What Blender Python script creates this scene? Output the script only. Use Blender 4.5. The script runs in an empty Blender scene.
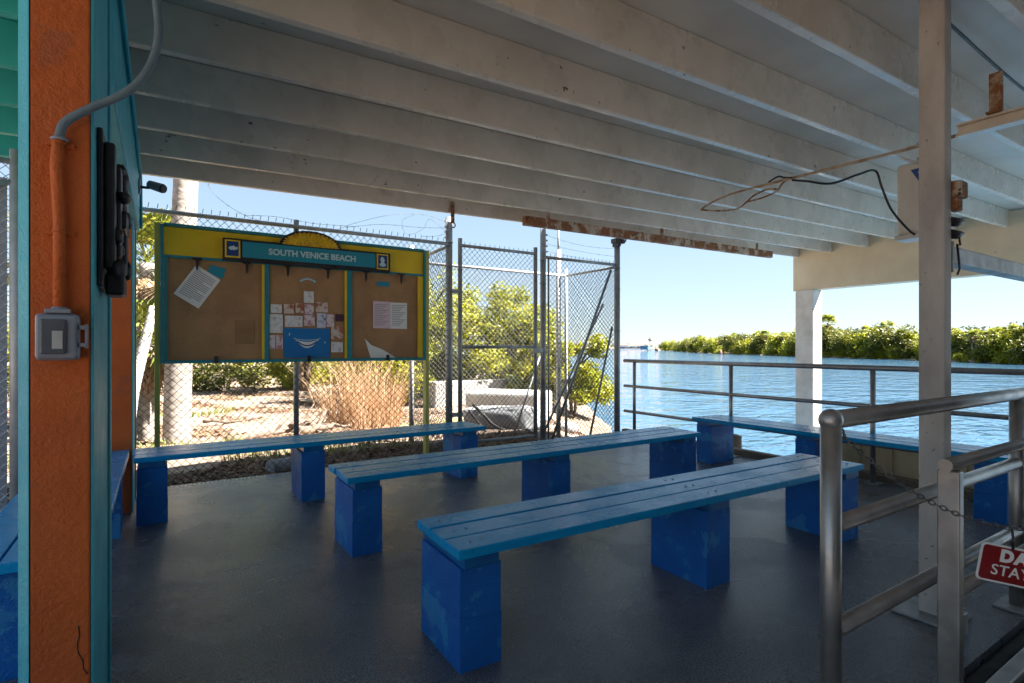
import bpy, bmesh, math, random
import numpy as np
from mathutils import Vector, Matrix
R = math.radians
rng = np.random.default_rng(7)
random.seed(7)
scene = bpy.context.scene
COL = scene.collection

# ------------------------------------------------------------------ materials
def _nt(name):
    m = bpy.data.materials.new(name); m.use_nodes = True
    nt = m.node_tree; nt.nodes.clear()
    out = nt.nodes.new('ShaderNodeOutputMaterial')
    b = nt.nodes.new('ShaderNodeBsdfPrincipled')
    nt.links.new(b.outputs[0], out.inputs[0])
    return m, nt, b, out

def _coord(nt, kind='Object'):
    t = nt.nodes.new('ShaderNodeTexCoord'); return t.outputs[kind]

def _noise(nt, vec, scale, detail=4, rough=.55, dist=0, stretch=None):
    if stretch:
        mp = nt.nodes.new('ShaderNodeMapping'); mp.inputs['Scale'].default_value = stretch
        nt.links.new(vec, mp.inputs[0]); vec = mp.outputs[0]
    n = nt.nodes.new('ShaderNodeTexNoise')
    n.inputs['Scale'].default_value = scale; n.inputs['Detail'].default_value = detail
    n.inputs['Roughness'].default_value = rough; n.inputs['Distortion'].default_value = dist
    nt.links.new(vec, n.inputs['Vector']); return n.outputs['Fac']

def _ramp(nt, fac, p0, p1, c0=(0, 0, 0, 1), c1=(1, 1, 1, 1)):
    r = nt.nodes.new('ShaderNodeValToRGB')
    r.color_ramp.elements[0].position = p0; r.color_ramp.elements[1].position = p1
    r.color_ramp.elements[0].color = c0; r.color_ramp.elements[1].color = c1
    nt.links.new(fac, r.inputs[0]); return r.outputs[0]

def _mix(nt, fac, a, b):
    m = nt.nodes.new('ShaderNodeMix'); m.data_type = 'RGBA'
    for sock, v in ((m.inputs[0], fac), (m.inputs[6], a), (m.inputs[7], b)):
        if isinstance(v, (int, float)): sock.default_value = v
        elif isinstance(v, tuple): sock.default_value = v if len(v) == 4 else (*v, 1)
        else: nt.links.new(v, sock)
    return m.outputs[2]

def paint(name, c, c2=None, scale=3, mixpos=(.4, .65), rough=(.45, .6), metal=0, bump=.0, bscale=40,
          wear=None, wpos=(.62, .68), wscale=6, stretch=None, spots=None, spos=(.7, .74), sscale=30, spec=.5):
    """painted or weathered surface: base + broad tone noise + wear with its own shape + small spots"""
    m, nt, b, out = _nt(name)
    co = _coord(nt)
    col = (*c, 1)
    if c2: col = _mix(nt, _ramp(nt, _noise(nt, co, scale, 5, .6, 0, stretch), *mixpos), c, c2)
    if wear: col = _mix(nt, _ramp(nt, _noise(nt, co, wscale, 7, .65, .3), *wpos), col, wear)
    if spots: col = _mix(nt, _ramp(nt, _noise(nt, co, sscale, 3, .6), *spos), col, spots)
    if isinstance(col, tuple): b.inputs['Base Color'].default_value = col
    else: nt.links.new(col, b.inputs['Base Color'])
    rr = _ramp(nt, _noise(nt, co, scale * 1.7, 4), .35, .65, (rough[0],) * 3 + (1,), (rough[1],) * 3 + (1,))
    nt.links.new(rr, b.inputs['Roughness'])
    b.inputs['Metallic'].default_value = metal
    b.inputs['Specular IOR Level'].default_value = spec
    if bump:
        bp = nt.nodes.new('ShaderNodeBump'); bp.inputs['Strength'].default_value = bump; bp.inputs['Distance'].default_value = .01
        nt.links.new(_noise(nt, co, bscale, 5, .6, 0, stretch), bp.inputs['Height'])
        nt.links.new(bp.outputs[0], b.inputs['Normal'])
    return m

def leafmat(name, cols, trans=.35, rough=.5):
    m, nt, b, out = _nt(name)
    g = nt.nodes.new('ShaderNodeNewGeometry')
    r = nt.nodes.new('ShaderNodeValToRGB')
    el = r.color_ramp.elements
    while len(el) < len(cols): el.new(.5)
    for i, c in enumerate(cols):
        el[i].position = i / (len(cols) - 1); el[i].color = (*c, 1)
    co = _coord(nt)
    n = _noise(nt, co, 1.3, 3)
    a = nt.nodes.new('ShaderNodeMath'); a.operation = 'MULTIPLY_ADD'; a.inputs[1].default_value = .6
    nt.links.new(g.outputs['Random Per Island'], a.inputs[0])
    s = nt.nodes.new('ShaderNodeMath'); s.operation = 'MULTIPLY_ADD'; s.inputs[1].default_value = 1.2; s.inputs[2].default_value = -.4
    nt.links.new(n, s.inputs[0]); nt.links.new(s.outputs[0], a.inputs[2])
    nt.links.new(a.outputs[0], r.inputs[0])
    nt.links.new(r.outputs[0], b.inputs['Base Color'])
    b.inputs['Roughness'].default_value = rough
    t = nt.nodes.new('ShaderNodeBsdfTranslucent')
    nt.links.new(r.outputs[0], t.inputs[0])
    mx = nt.nodes.new('ShaderNodeMixShader'); mx.inputs[0].default_value = trans
    nt.links.new(b.outputs[0], mx.inputs[1]); nt.links.new(t.outputs[0], mx.inputs[2])
    nt.links.new(mx.outputs[0], out.inputs[0])
    return m

M = {}
M['joist'] = paint('joist_paint', (.70, .625, .53), (.60, .53, .445), 2.2, rough=(.22, .36), wear=(.50, .42, .34), wpos=(.62, .72), wscale=2.4, spots=(.16, .12, .09), spos=(.69, .73), sscale=13, bump=.15, bscale=18)
M['deckunder'] = paint('ceiling_board_paint', (.68, .615, .53), (.58, .52, .445), 1.5, rough=(.4, .6), spots=(.2, .17, .14), spos=(.72, .78), sscale=9)
M['plyhead'] = paint('header_cream_paint', (.70, .60, .44), (.60, .50, .36), 1.4, rough=(.5, .7), spots=(.3, .22, .14), spos=(.72, .8), sscale=7)
M['blue'] = paint('bench_blue_paint', (.004, .125, .34), (.003, .095, .28), 5, rough=(.26, .42), bump=.12, bscale=60,
                  spots=(.008, .04, .12), spos=(.70, .73), sscale=38, wear=(.06, .25, .48), wpos=(.66, .70), wscale=9)
M['bluewood_sheen'] = paint('bench_board_blue_sheen', (.004, .31, .64), (.003, .25, .55), 3, wear=(.03, .40, .68), wpos=(.62, .72), wscale=5, spec=.16, rough=(.2, .32), bump=.10, bscale=24, stretch=(.6, 14, 14),  # reflected sky sheen on the seats is put into this brighter base blue
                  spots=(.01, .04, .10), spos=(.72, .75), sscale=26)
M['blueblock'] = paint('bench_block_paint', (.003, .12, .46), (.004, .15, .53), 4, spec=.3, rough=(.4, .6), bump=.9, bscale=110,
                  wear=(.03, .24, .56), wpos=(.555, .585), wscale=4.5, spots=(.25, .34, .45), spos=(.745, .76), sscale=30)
M['orange'] = paint('orange_stucco', (.56, .115, .014), (.49, .095, .012), 4, rough=(.6, .8), bump=.75, bscale=62, wear=(.42, .10, .03), wpos=(.6, .66), wscale=3.5, spots=(.14, .03, .01), spos=(.74, .8), sscale=22)
M['teal'] = paint('teal_trim_paint', (.05, .40, .48), (.035, .33, .42), 5, rough=(.45, .6), bump=.4, bscale=80)
M['tealceil'] = paint('teal_ceiling_paint', (.03, .40, .36), (.025, .33, .31), 3, rough=(.5, .7))
M['white'] = paint('white_paint', (.72, .71, .68), (.62, .60, .57), 4, rough=(.4, .6), spots=(.35, .3, .25), spos=(.72, .78), sscale=16)
M['concpost'] = paint('grey_weathered_post', (.52, .485, .45), (.36, .33, .31), 4, rough=(.6, .8), bump=.4, bscale=60, stretch=(1, 1, .35), spots=(.12, .10, .09), spos=(.66, .72), sscale=34)
M['column'] = paint('white_concrete_column', (.66, .63, .59), (.5, .47, .43), 2.5, rough=(.6, .8), bump=.3, bscale=40)
M['alu'] = paint('aluminium_pipe', (.42, .405, .395), (.30, .29, .28), 6, rough=(.30, .46), metal=.8, bump=.08, bscale=90)
M['aludark'] = paint('dark_rail_pipe', (.38, .365, .355), (.28, .27, .265), 6, rough=(.34, .48), metal=.7, bump=.1, bscale=70)
M['galv'] = paint('galvanised_steel', (.34, .36, .365), (.25, .265, .27), 9, rough=(.4, .6), metal=.5)
M['galvlight'] = paint('pale_galvanised_steel', (.52, .52, .52), (.40, .40, .40), 9, rough=(.45, .65), metal=.3)  # paler grey than the plain galvanised steel
M['wire'] = paint('chain_link_wire', (.075, .078, .075), rough=(.5, .6), metal=.3)
M['rust'] = paint('rusted_steel', (.26, .105, .04), (.52, .42, .32), 7, (.48, .58), rough=(.7, .9), bump=.9, bscale=60, spots=(.05, .02, .01), spos=(.60, .66), sscale=26)
M['rustpipe'] = paint('rusty_cream_conduit', (.50, .40, .30), (.30, .17, .09), 9, (.45, .62), rough=(.6, .8))
M['black'] = paint('black_plastic', (.012, .012, .014), (.03, .03, .035), 12, rough=(.35, .55))
M['rubber'] = paint('black_rubber', (.010, .010, .011), (.018, .018, .02), 8, rough=(.6, .8))
M['yellow'] = paint('yellow_board_paint', (.82, .58, .012), (.72, .50, .012), 4, rough=(.4, .55))
M['sun'] = paint('sun_emblem_yellow', (.72, .46, .02), (.45, .26, .01), 28, (.45, .6), rough=(.4, .55), bump=.6, bscale=30)
M['ygreen'] = paint('faded_lime_post_paint', (.52, .50, .13), (.44, .44, .11), 6, rough=(.5, .65))
M['cork'] = paint('cork_panel', (.42, .235, .105), (.33, .18, .083), 2.2, (.42, .6), rough=(.7, .85), bump=.3, bscale=120, spots=(.14, .07, .035), spos=(.62, .7), sscale=80)
M['trimteal'] = paint('board_teal_trim', (.02, .26, .30), (.015, .2, .25), 8, rough=(.4, .55))
M['signteal'] = paint('sign_teal', (.012, .27, .37), (.010, .24, .34), 3, rough=(.35, .5))
M['navy'] = paint('sign_navy', (.01, .05, .20), rough=(.35, .5))
M['letters'] = paint('sign_letter_paint', (.50, .68, .72), rough=(.4, .5))
M['paper'] = paint('printed_paper', (.78, .78, .74), rough=(.7, .8))
M['ink'] = paint('grey_print', (.30, .30, .31), rough=(.7, .8))
M['pinkpaper'] = paint('pink_tinted_paper', (.72, .55, .60), rough=(.7, .8))
M['poster'] = paint('blue_poster', (.008, .19, .48), (.006, .15, .42), 4, rough=(.4, .5))
M['red'] = paint('sign_red', (.24, .008, .012), (.20, .007, .010), 12, rough=(.3, .45), spots=(.2, .01, .01), spos=(.7, .75), sscale=60)
M['signwhite'] = paint('sign_white', (.8, .8, .78), rough=(.35, .5))
M['chain'] = paint('dull_chain_steel', (.10, .10, .105), (.22, .21, .20), 40, rough=(.3, .5), metal=.8)
M['concrete'] = paint('pale_concrete', (.42, .405, .38), (.31, .295, .275), 3, rough=(.75, .9), bump=.5, bscale=30, spots=(.25, .23, .2), spos=(.7, .77), sscale=9)
M['greyrock'] = paint('grey_slab', (.24, .245, .25), (.17, .17, .18), 4, rough=(.75, .9), bump=.8, bscale=16)
M['bark'] = paint('palm_bark', (.36, .31, .26), (.24, .20, .165), 5, rough=(.8, .95), bump=1, bscale=14, stretch=(1, 1, 4))
def barkmat():
    m, nt, b, out = _nt('ringed_palm_bark')
    co = _coord(nt)
    wv = nt.nodes.new('ShaderNodeTexWave'); wv.bands_direction = 'Z'; wv.inputs['Scale'].default_value = 2.9; wv.inputs['Distortion'].default_value = 5.5; wv.inputs['Detail'].default_value = 4; wv.inputs['Detail Scale'].default_value = 2.2
    nt.links.new(co, wv.inputs[0])
    c = _mix(nt, _ramp(nt, _noise(nt, co, 5, 5, .6), .4, .62), (.31, .275, .24), (.20, .175, .15))
    c = _mix(nt, _ramp(nt, wv.outputs['Fac'], .0, .14, (.6, .6, .6, 1), (0, 0, 0, 1)), c, (.17, .14, .115))
    nt.links.new(c, b.inputs['Base Color']); b.inputs['Roughness'].default_value = .9
    bp = nt.nodes.new('ShaderNodeBump'); bp.inputs['Strength'].default_value = .2; bp.inputs['Distance'].default_value = .015
    nt.links.new(wv.outputs['Fac'], bp.inputs['Height']); nt.links.new(bp.outputs[0], b.inputs['Normal'])
    return m
M['bark'] = barkmat()
M['wood'] = paint('bare_branch', (.16, .115, .08), (.10, .075, .055), 7, rough=(.8, .95), bump=.6, bscale=30)
M['drift'] = paint('driftwood', (.20, .145, .105), (.08, .055, .04), 7, rough=(.8, .95), bump=.8, bscale=30)
M['brick'] = paint('brick_rubble', (.36, .12, .06), (.28, .09, .045), 9, rough=(.8, .95), bump=.6, bscale=50)
M['cream'] = paint('cream_vinyl', (.62, .50, .30), (.52, .40, .22), 3, rough=(.5, .65), spots=(.3, .2, .1), spos=(.68, .75), sscale=10)
M['timber'] = paint('weathered_timber', (.26, .19, .13), (.16, .115, .08), 5, rough=(.75, .9), bump=.7, bscale=26, stretch=(1, 8, 8))
M['sticker'] = paint('sticker_blue', (.02, .08, .30), rough=(.4, .5))
M['glassgrey'] = paint('smoked_cover_plastic', (.13, .14, .17), (.10, .11, .13), 5, rough=(.12, .2))
M['boxgrey'] = paint('outlet_box_grey', (.26, .28, .33), (.22, .235, .28), 6, rough=(.35, .5))
M['conduitgrey'] = paint('conduit_grey_paint', (.13, .18, .21), (.10, .14, .17), 12, rough=(.5, .65), bump=.3, bscale=60)
M['farwhite'] = paint('white_stucco_far', (.75, .72, .68), rough=(.7, .8))
M['farroof'] = paint('red_roof_far', (.42, .17, .11), rough=(.7, .8))
M['hull'] = paint('boat_hull_blue', (.10, .22, .36), rough=(.3, .5))
M['buoy'] = paint('faded_buoy', (.75, .38, .28), rough=(.5, .6))
M['islesand'] = paint('island_shore_sand', (.52, .42, .30), (.36, .28, .19), .6, rough=(.8, .95))
M['leafY'] = leafmat('leaf_bright_green', [(.06, .08, .006), (.21, .235, .010), (.38, .37, .018), (.48, .44, .05)], .4)
M['leafM'] = leafmat('leaf_mangrove', [(.028, .04, .007), (.075, .09, .009), (.17, .165, .012), (.26, .23, .03)], .3)
M['leafD'] = leafmat('leaf_dark_green', [(.02, .03, .008), (.05, .065, .010), (.10, .11, .015)], .3)
M['leafP'] = leafmat('palm_frond_green', [(.06, .09, .012), (.16, .19, .02), (.32, .32, .04), (.46, .40, .09)], .35)
M['deadfrond'] = leafmat('dead_frond', [(.18, .10, .05), (.30, .19, .10), (.42, .30, .17)], .2)
M['drygrass'] = leafmat('dry_grass', [(.28, .15, .08), (.46, .29, .16), (.58, .42, .27)], .3)
M['litter'] = leafmat('leaf_litter', [(.07, .04, .025), (.16, .09, .05), (.30, .20, .12)], .1, .9)
M['grass'] = leafmat('sand_grass', [(.10, .14, .02), (.2, .24, .04), (.32, .30, .08)], .3)
M['cardA'] = paint('card_print_pink', (.72, .62, .62), (.50, .20, .22), 22, (.5, .62), rough=(.5, .6))
M['cardB'] = paint('card_print_white', (.74, .72, .70), (.45, .42, .45), 30, (.5, .66), rough=(.5, .6))
M['cardC'] = paint('card_print_orange', (.66, .55, .48), (.42, .14, .07), 18, (.46, .58), rough=(.5, .6))
M['cardD'] = paint('card_print_blue', (.62, .64, .72), (.12, .18, .38), 20, (.5, .62), rough=(.5, .6))
M['dark'] = paint('dark_maroon_print', (.08, .02, .05), rough=(.5, .6))

def floormat():
    m, nt, b, out = _nt('slate_floor_paint')
    co = _coord(nt)
    n1 = _noise(nt, co, .8, 6, .6, .4)
    c = _mix(nt, _ramp(nt, n1, .38, .64), (.14, .147, .168), (.275, .284, .31))
    n2 = _noise(nt, co, 120, 3, .75)
    c = _mix(nt, _ramp(nt, n2, .46, .56), c, (.045, .049, .060))
    n4 = _noise(nt, co, 150, 2, .6)
    c = _mix(nt, _ramp(nt, n4, .62, .68), c, (.26, .27, .29))
    n5 = _noise(nt, co, 2.6, 7, .7, .5)
    c = _mix(nt, _ramp(nt, n5, .57, .70), c, (.055, .058, .068))
    nt.links.new(c, b.inputs['Base Color'])
    n3 = _noise(nt, co, 1.1, 6, .65, .6)
    nt.links.new(_ramp(nt, n3, .34, .66, (.13, .13, .13, 1), (.40, .40, .40, 1)), b.inputs['Roughness'])
    bp = nt.nodes.new('ShaderNodeBump'); bp.inputs['Strength'].default_value = .6; bp.inputs['Distance'].default_value = .006
    nt.links.new(n2, bp.inputs['Height']); nt.links.new(bp.outputs[0], b.inputs['Normal'])
    return m
M['floor'] = floormat()

def sandmat():
    m, nt, b, out = _nt('pale_sand')
    co = _coord(nt)
    c = _mix(nt, _ramp(nt, _noise(nt, co, .55, 6, .6, .5), .36, .64), (.20, .14, .10), (.30, .228, .172))
    c = _mix(nt, _ramp(nt, _noise(nt, co, 4.5, 7, .7, .4), .52, .64), c, (.13, .08, .05))
    c = _mix(nt, _ramp(nt, _noise(nt, co, .33, 4, .6, .2), .60, .70), c, (.18, .18, .06))
    c = _mix(nt, _ramp(nt, _noise(nt, co, 26, 4, .7), .62, .68), c, (.37, .31, .25))
    nt.links.new(c, b.inputs['Base Color']); b.inputs['Roughness'].default_value = .95
    bp = nt.nodes.new('ShaderNodeBump'); bp.inputs['Strength'].default_value = .8; bp.inputs['Distance'].default_value = .05
    nt.links.new(_noise(nt, co, 7, 7, .7), bp.inputs['Height']); nt.links.new(bp.outputs[0], b.inputs['Normal'])
    return m
M['sand'] = sandmat()

def watermat():
    m, nt, b, out = _nt('bay_water')
    co = _coord(nt)
    b.inputs['Base Color'].default_value = (.03, .080, .135, 1)
    b.inputs['Roughness'].default_value = .05
    b.inputs['IOR'].default_value = 1.33
    n1 = _noise(nt, co, 1.5, 3, .5, .4, (1, 1.7, 1))
    n2 = _noise(nt, co, .4, 2, .5, .3, (1, 1.5, 1))
    a = nt.nodes.new('ShaderNodeMath'); a.operation = 'MULTIPLY_ADD'; a.inputs[1].default_value = 2.0
    nt.links.new(n2, a.inputs[0]); nt.links.new(n1, a.inputs[2])
    bp = nt.nodes.new('ShaderNodeBump'); bp.inputs['Strength'].default_value = .55; bp.inputs['Distance'].default_value = .25
    nt.links.new(a.outputs[0], bp.inputs['Height']); nt.links.new(bp.outputs[0], b.inputs['Normal'])
    return m
M['water'] = watermat()

# ------------------------------------------------------------------ mesh builder
class MB:
    def __init__(s): s.v = []; s.f = []; s.sm = []
    def _add(s, vs, fs, smooth=False):
        o = len(s.v); s.v += [tuple(map(float, p)) for p in vs]
        s.f += [tuple(i + o for i in f) for f in fs]; s.sm += [smooth] * len(fs)
        return s
    def box(s, x0, x1, y0, y1, z0, z1):
        v = [(x0, y0, z0), (x1, y0, z0), (x1, y1, z0), (x0, y1, z0), (x0, y0, z1), (x1, y0, z1), (x1, y1, z1), (x0, y1, z1)]
        return s._add(v, [(0, 3, 2, 1), (4, 5, 6, 7), (0, 1, 5, 4), (1, 2, 6, 5), (2, 3, 7, 6), (3, 0, 4, 7)])
    def hexa(s, v):
        return s._add(v, [(0, 3, 2, 1), (4, 5, 6, 7), (0, 1, 5, 4), (1, 2, 6, 5), (2, 3, 7, 6), (3, 0, 4, 7)])
    def obox(s, c, ax, sz):
        c = Vector(c); ax = [Vector(a).normalized() for a in ax]
        v = []
        for dz in (-1, 1):
            for dx, dy in ((-1, -1), (1, -1), (1, 1), (-1, 1)):
                v.append(c + ax[0] * dx * sz[0] / 2 + ax[1] * dy * sz[1] / 2 + ax[2] * dz * sz[2] / 2)
        return s.hexa(v)
    def prism(s, poly, axis, a0, a1):
        n = len(poly)
        def P(p, a): return {'x': (a, p[0], p[1]), 'y': (p[0], a, p[1]), 'z': (p[0], p[1], a)}[axis]
        v = [P(p, a0) for p in poly] + [P(p, a1) for p in poly]
        f = [tuple(range(n))[::-1], tuple(range(n, 2 * n))] + [(i, (i + 1) % n, n + (i + 1) % n, n + i) for i in range(n)]
        return s._add(v, f)
    def tube(s, pts, r, n=10, caps=True, smooth=True):
        pts = [Vector(p) for p in pts]; m = len(pts)
        rs = r if isinstance(r, (list, tuple)) else [r] * m
        ref = None; v = []
        for i, p in enumerate(pts):
            t = (pts[min(i + 1, m - 1)] - pts[max(i - 1, 0)]).normalized()
            if ref is None:
                ref = Vector((0, 0, 1)) if abs(t.z) < .9 else Vector((1, 0, 0))
            a = (ref - t * ref.dot(t)).normalized(); ref = a; b = t.cross(a)
            for k in range(n):
                w = 2 * math.pi * k / n
                v.append(p + (a * math.cos(w) + b * math.sin(w)) * rs[i])
        f = [(i * n + k, i * n + (k + 1) % n, (i + 1) * n + (k + 1) % n, (i + 1) * n + k) for i in range(m - 1) for k in range(n)]
        s._add(v, f, smooth)
        if caps:
            o = len(s.v) - m * n
            s.f += [tuple(o + k for k in range(n))[::-1], tuple(o + (m - 1) * n + k for k in range(n))]; s.sm += [False, False]
        return s
    def ball(s, c, r, nu=12, nv=8, sc=(1, 1, 1), jit=0):
        v = []; f = []
        for j in range(nv + 1):
            th = math.pi * j / nv
            for i in range(nu):
                ph = 2 * math.pi * i / nu
                k = 1 + (random.uniform(-jit, jit) if jit else 0)
                v.append((c[0] + r * sc[0] * k * math.sin(th) * math.cos(ph), c[1] + r * sc[1] * k * math.sin(th) * math.sin(ph), c[2] + r * sc[2] * k * math.cos(th)))
        for j in range(nv):
            for i in range(nu):
                f.append((j * nu + i, (j + 1) * nu + i, (j + 1) * nu + (i + 1) % nu, j * nu + (i + 1) % nu))
        return s._add(v, f, True)
    def torus(s, c, R0, r, ax1, ax2, sx=1, sy=1, n=12, k=6):
        c = Vector(c); a = Vector(ax1).normalized(); b = Vector(ax2).normalized(); nn = a.cross(b)
        v = []; f = []
        for i in range(n):
            w = 2 * math.pi * i / n
            d = (a * math.cos(w) + b * math.sin(w)); p = c + a * math.cos(w) * R0 * sx + b * math.sin(w) * R0 * sy
            for j in range(k):
                q = 2 * math.pi * j / k
                v.append(p + (d * math.cos(q) + nn * math.sin(q)) * r)
        for i in range(n):
            for j in range(k):
                f.append((i * k + j, ((i + 1) % n) * k + j, ((i + 1) % n) * k + (j + 1) % k, i * k + (j + 1) % k))
        return s._add(v, f, True)
    def build(s, name, m, parent=None, bevel=0, local=False, seg=2):
        o0 = Vector((0, 0, 0))
        if parent is not None and not local: o0 = origin(parent)
        me = bpy.data.meshes.new(name)
        me.from_pydata([(p[0] - o0.x, p[1] - o0.y, p[2] - o0.z) for p in s.v], [], s.f)
        me.polygons.foreach_set('use_smooth', s.sm)
        me.materials.append(m); me.update()
        o = bpy.data.objects.new(name, me); COL.objects.link(o)
        if parent is not None: o.parent = parent
        if bevel:
            md = o.modifiers.new('bevel', 'BEVEL'); md.width = bevel; md.segments = seg; md.limit_method = 'ANGLE'; md.angle_limit = R(40)
        return o

def origin(o):
    v = Vector((0, 0, 0))
    while o is not None: v += o.location; o = o.parent
    return v

def tag(o, label=None, cat=None, group=None, kind=None):
    if label: o['label'] = label
    if cat: o['category'] = cat
    if group: o['group'] = group
    if kind: o['kind'] = kind
    return o

def thing(name, label, cat, loc=(0, 0, 0), rz=0, group=None):
    o = bpy.data.objects.new(name, None); COL.objects.link(o)
    o.location = loc; o.rotation_euler = (0, 0, rz); o.empty_display_size = .2
    return tag(o, label, cat, group)

def copy_tree(o, parent=None):
    c = o.copy(); COL.objects.link(c)
    if parent is not None: c.parent = parent
    for ch in list(o.children): copy_tree(ch, c)
    return c

def text_mesh(name, body, size, m, parent, mat4, extrude=.002, bold=0, space=1, align='CENTER'):
    """lettering as a mesh; mat4 places it relative to the parent's base"""
    cu = bpy.data.curves.new(name, 'FONT'); cu.body = body; cu.size = size; cu.extrude = extrude
    cu.align_x = align; cu.align_y = 'CENTER'; cu.offset = bold; cu.space_character = space; cu.resolution_u = 4
    t = bpy.data.objects.new(name, cu); COL.objects.link(t)
    dg = bpy.context.evaluated_depsgraph_get(); dg.update()
    me = bpy.data.meshes.new_from_object(t.evaluated_get(dg))
    bpy.data.objects.remove(t); bpy.data.curves.remove(cu)
    me.name = name; me.transform(mat4); me.materials.clear(); me.materials.append(m)
    o = bpy.data.objects.new(name, me); COL.objects.link(o); o.parent = parent
    return o

def catenary(a, b, sag, n=14):
    a = Vector(a); b = Vector(b)
    return [a.lerp(b, i / n) - Vector((0, 0, 4 * sag * (i / n) * (1 - i / n))) for i in range(n + 1)]

def spline(pts, n=8):
    P = [Vector(p) for p in pts]; P = [P[0] * 2 - P[1]] + P + [P[-1] * 2 - P[-2]]
    out = []
    for i in range(1, len(P) - 2):
        for k in range(n):
            t = k / n
            a, b, c, d = P[i - 1], P[i], P[i + 1], P[i + 2]
            out.append(.5 * ((2 * b) + (c - a) * t + (2 * a - 5 * b + 4 * c - d) * t * t + (3 * b - a - 3 * c + d) * t ** 3))
    out.append(P[-2]); return out

# ------------------------------------------------------------------ the setting
WZ = -.8
# deck slab: one slab with a notch for the gangway
slab = MB()
slab.prism([(-1.9, -2.0), (1.95, -2.0), (1.95, .86), (5.82, .86), (5.82, 6.02), (-1.9, 6.02)], 'z', -.30, 0)
tag(slab.build('deck_floor', M['floor']), kind='structure')
sw = MB().prism([(-1.88, -1.98), (1.93, -1.98), (1.93, .84), (5.79, .84), (5.79, 6.0), (-1.88, 6.0)], 'z', -2.5, -.30)
tag(sw.build('seawall', M['concrete']), kind='structure')

def shore(y):
    pts = [(-60, 4.0), (5.5, 4.0), (6.1, 6.6), (9, 9.2), (16, 14), (30, 19), (55, 14), (80, -8), (110, -40)]
    for (y0, x0), (y1, x1) in zip(pts, pts[1:]):
        if y <= y1: return x0 + (x1 - x0) * (y - y0) / (y1 - y0)
    return -40
def groundz(x, y):
    d = shore(y) - x
    z = -.04 - .10 * min(1, max(0, (y - 7.2) / 2.5)) + .03 * math.sin(x * 1.3 + y * .7) * math.cos(y * .9 - x * .4)
    if y > 7: z += .03 * math.sin(x * 3.1) * math.sin(y * 2.7)
    if d < 2.5: z -= (2.5 - d) * .32
    if y < 6.3: z = min(z, -.035)
    return z
g = MB(); ys = np.concatenate([np.linspace(-60, 5.6, 8), np.linspace(6.0, 26, 70), np.linspace(27, 110, 24)])
us = np.concatenate([np.linspace(-1, -.30, 14)[:-1], np.linspace(-.30, 1, 60)])
nu = len(us); vs = []
for y in ys:
    xs = shore(y) + 3
    for u in us:
        x = xs + (u - 1) * (60 if u < -.3 else 22) if u >= -.3 else xs - 28.6 - (-.3 - u) * 100
        vs.append((x, y, groundz(x, y)))
fs = [(j * nu + i, j * nu + i + 1, (j + 1) * nu + i + 1, (j + 1) * nu + i) for j in range(len(ys) - 1) for i in range(nu - 1)]
g._add(vs, fs, True); tag(g.build('sand_ground', M['sand']), kind='structure')

w = MB()
w._add([(-6000, -6000, WZ), (6000, -6000, WZ), (6000, 6000, WZ), (-6000, 6000, WZ)], [(0, 1, 2, 3)])
tag(w.build('water', M['water']), kind='structure')

# ------------------------------------------------------------------ shelter: roof, joists, header, pillars, columns
KZ = 2.79; SL = .019
def jz(x): return KZ + SL * (x + .16)
sh = thing('shelter', 'open dockside shelter with cream joist ceiling, teal edge and orange pillars', 'shelter', (0, 0, 0))
def joist_mb(y, x0, x1, w=.052, dp=.245):
    return MB().hexa([(x0, y - w, jz(x0)), (x1, y - w, jz(x1)), (x1, y, jz(x1)), (x0, y, jz(x0)),
                      (x0, y - w, jz(x0) + dp), (x1, y - w, jz(x1) + dp), (x1, y, jz(x1) + dp), (x0, y, jz(x0) + dp)])
for i in range(13):
    y = 5.70 - .6 * i
    joist_mb(y, -.15, 10.02).build('joist', M['joist'], sh, .006)
    joist_mb(y, -1.3, -.335).build('joist', M['tealceil'], sh, .006)
def roofslab(x0, x1, m, nm, y0=-1.75, y1=5.78):
    a, b = jz(x0) + .247, jz(x1) + .247
    MB().hexa([(x0, y0, a), (x1, y0, b), (x1, y1, b), (x0, y1, a), (x0, y0, a + .06), (x1, y0, b + .06), (x1, y1, b + .06), (x0, y1, a + .06)]).build(nm, m, sh)
roofslab(-.15, 10.3, M['deckunder'], 'roof_deck')
roofslab(-1.4, -.1525, M['tealceil'], 'roof_deck')
MB().box(10.03, 10.28, -1.75, 5.76, 2.35, 3.20).build('fascia_beam', M['plyhead'], sh, .006)
# end rafters: doubled trim at joist ends on the cream header
hb = MB().box(-.33, -.155, 2.622, 5.80, 2.31, 3.02)
hb.build('header_beam', M['teal'], sh, .008)
MB().tube([(-.140, 2.15, 2.775), (-.140, 5.6, 2.775), (-.14, 5.72, 2.7), (-.14, 5.75, 2.33)], .012, 8).build('edge_conduit', M['teal'], sh)

def pillar(x0, x1, y0, y1, zt, label):
    w = .024
    o = MB().box(x0 + w, x1 - .004, y0, y1 - .06, -.02, zt).build('pillar', M['orange'], sh, .006)
    o['label'] = label
    # teal corner trim: chamfered on the outer corner, full return on the inner side
    MB().prism([(x0 + w - .001, y0 - .003), (x0 + w - .001, y1 - .07), (x0 - .006, y1 - .07), (x0 - .006, y0 + .034)], 'z', -.02, zt).build('corner_trim', M['teal'], o, .004)
    MB().prism([(x1 - .003, y0 + .002), (x1 + .004, y0 + .004), (x1 + .004, y1 - .075), (x1 - .003, y1 - .075)], 'z', -.02, zt).build('corner_trim', M['teal'], o)
    MB().box(x1 - .055, x1 + .012, y1 - .0598, y1, -.02, zt).build('corner_trim', M['teal'], o, .004)
    return o
p1 = pillar(-.335, -.170, 2.04, 2.62, 2.784, 'nearest orange stucco pillar carrying the outlet box')
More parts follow.
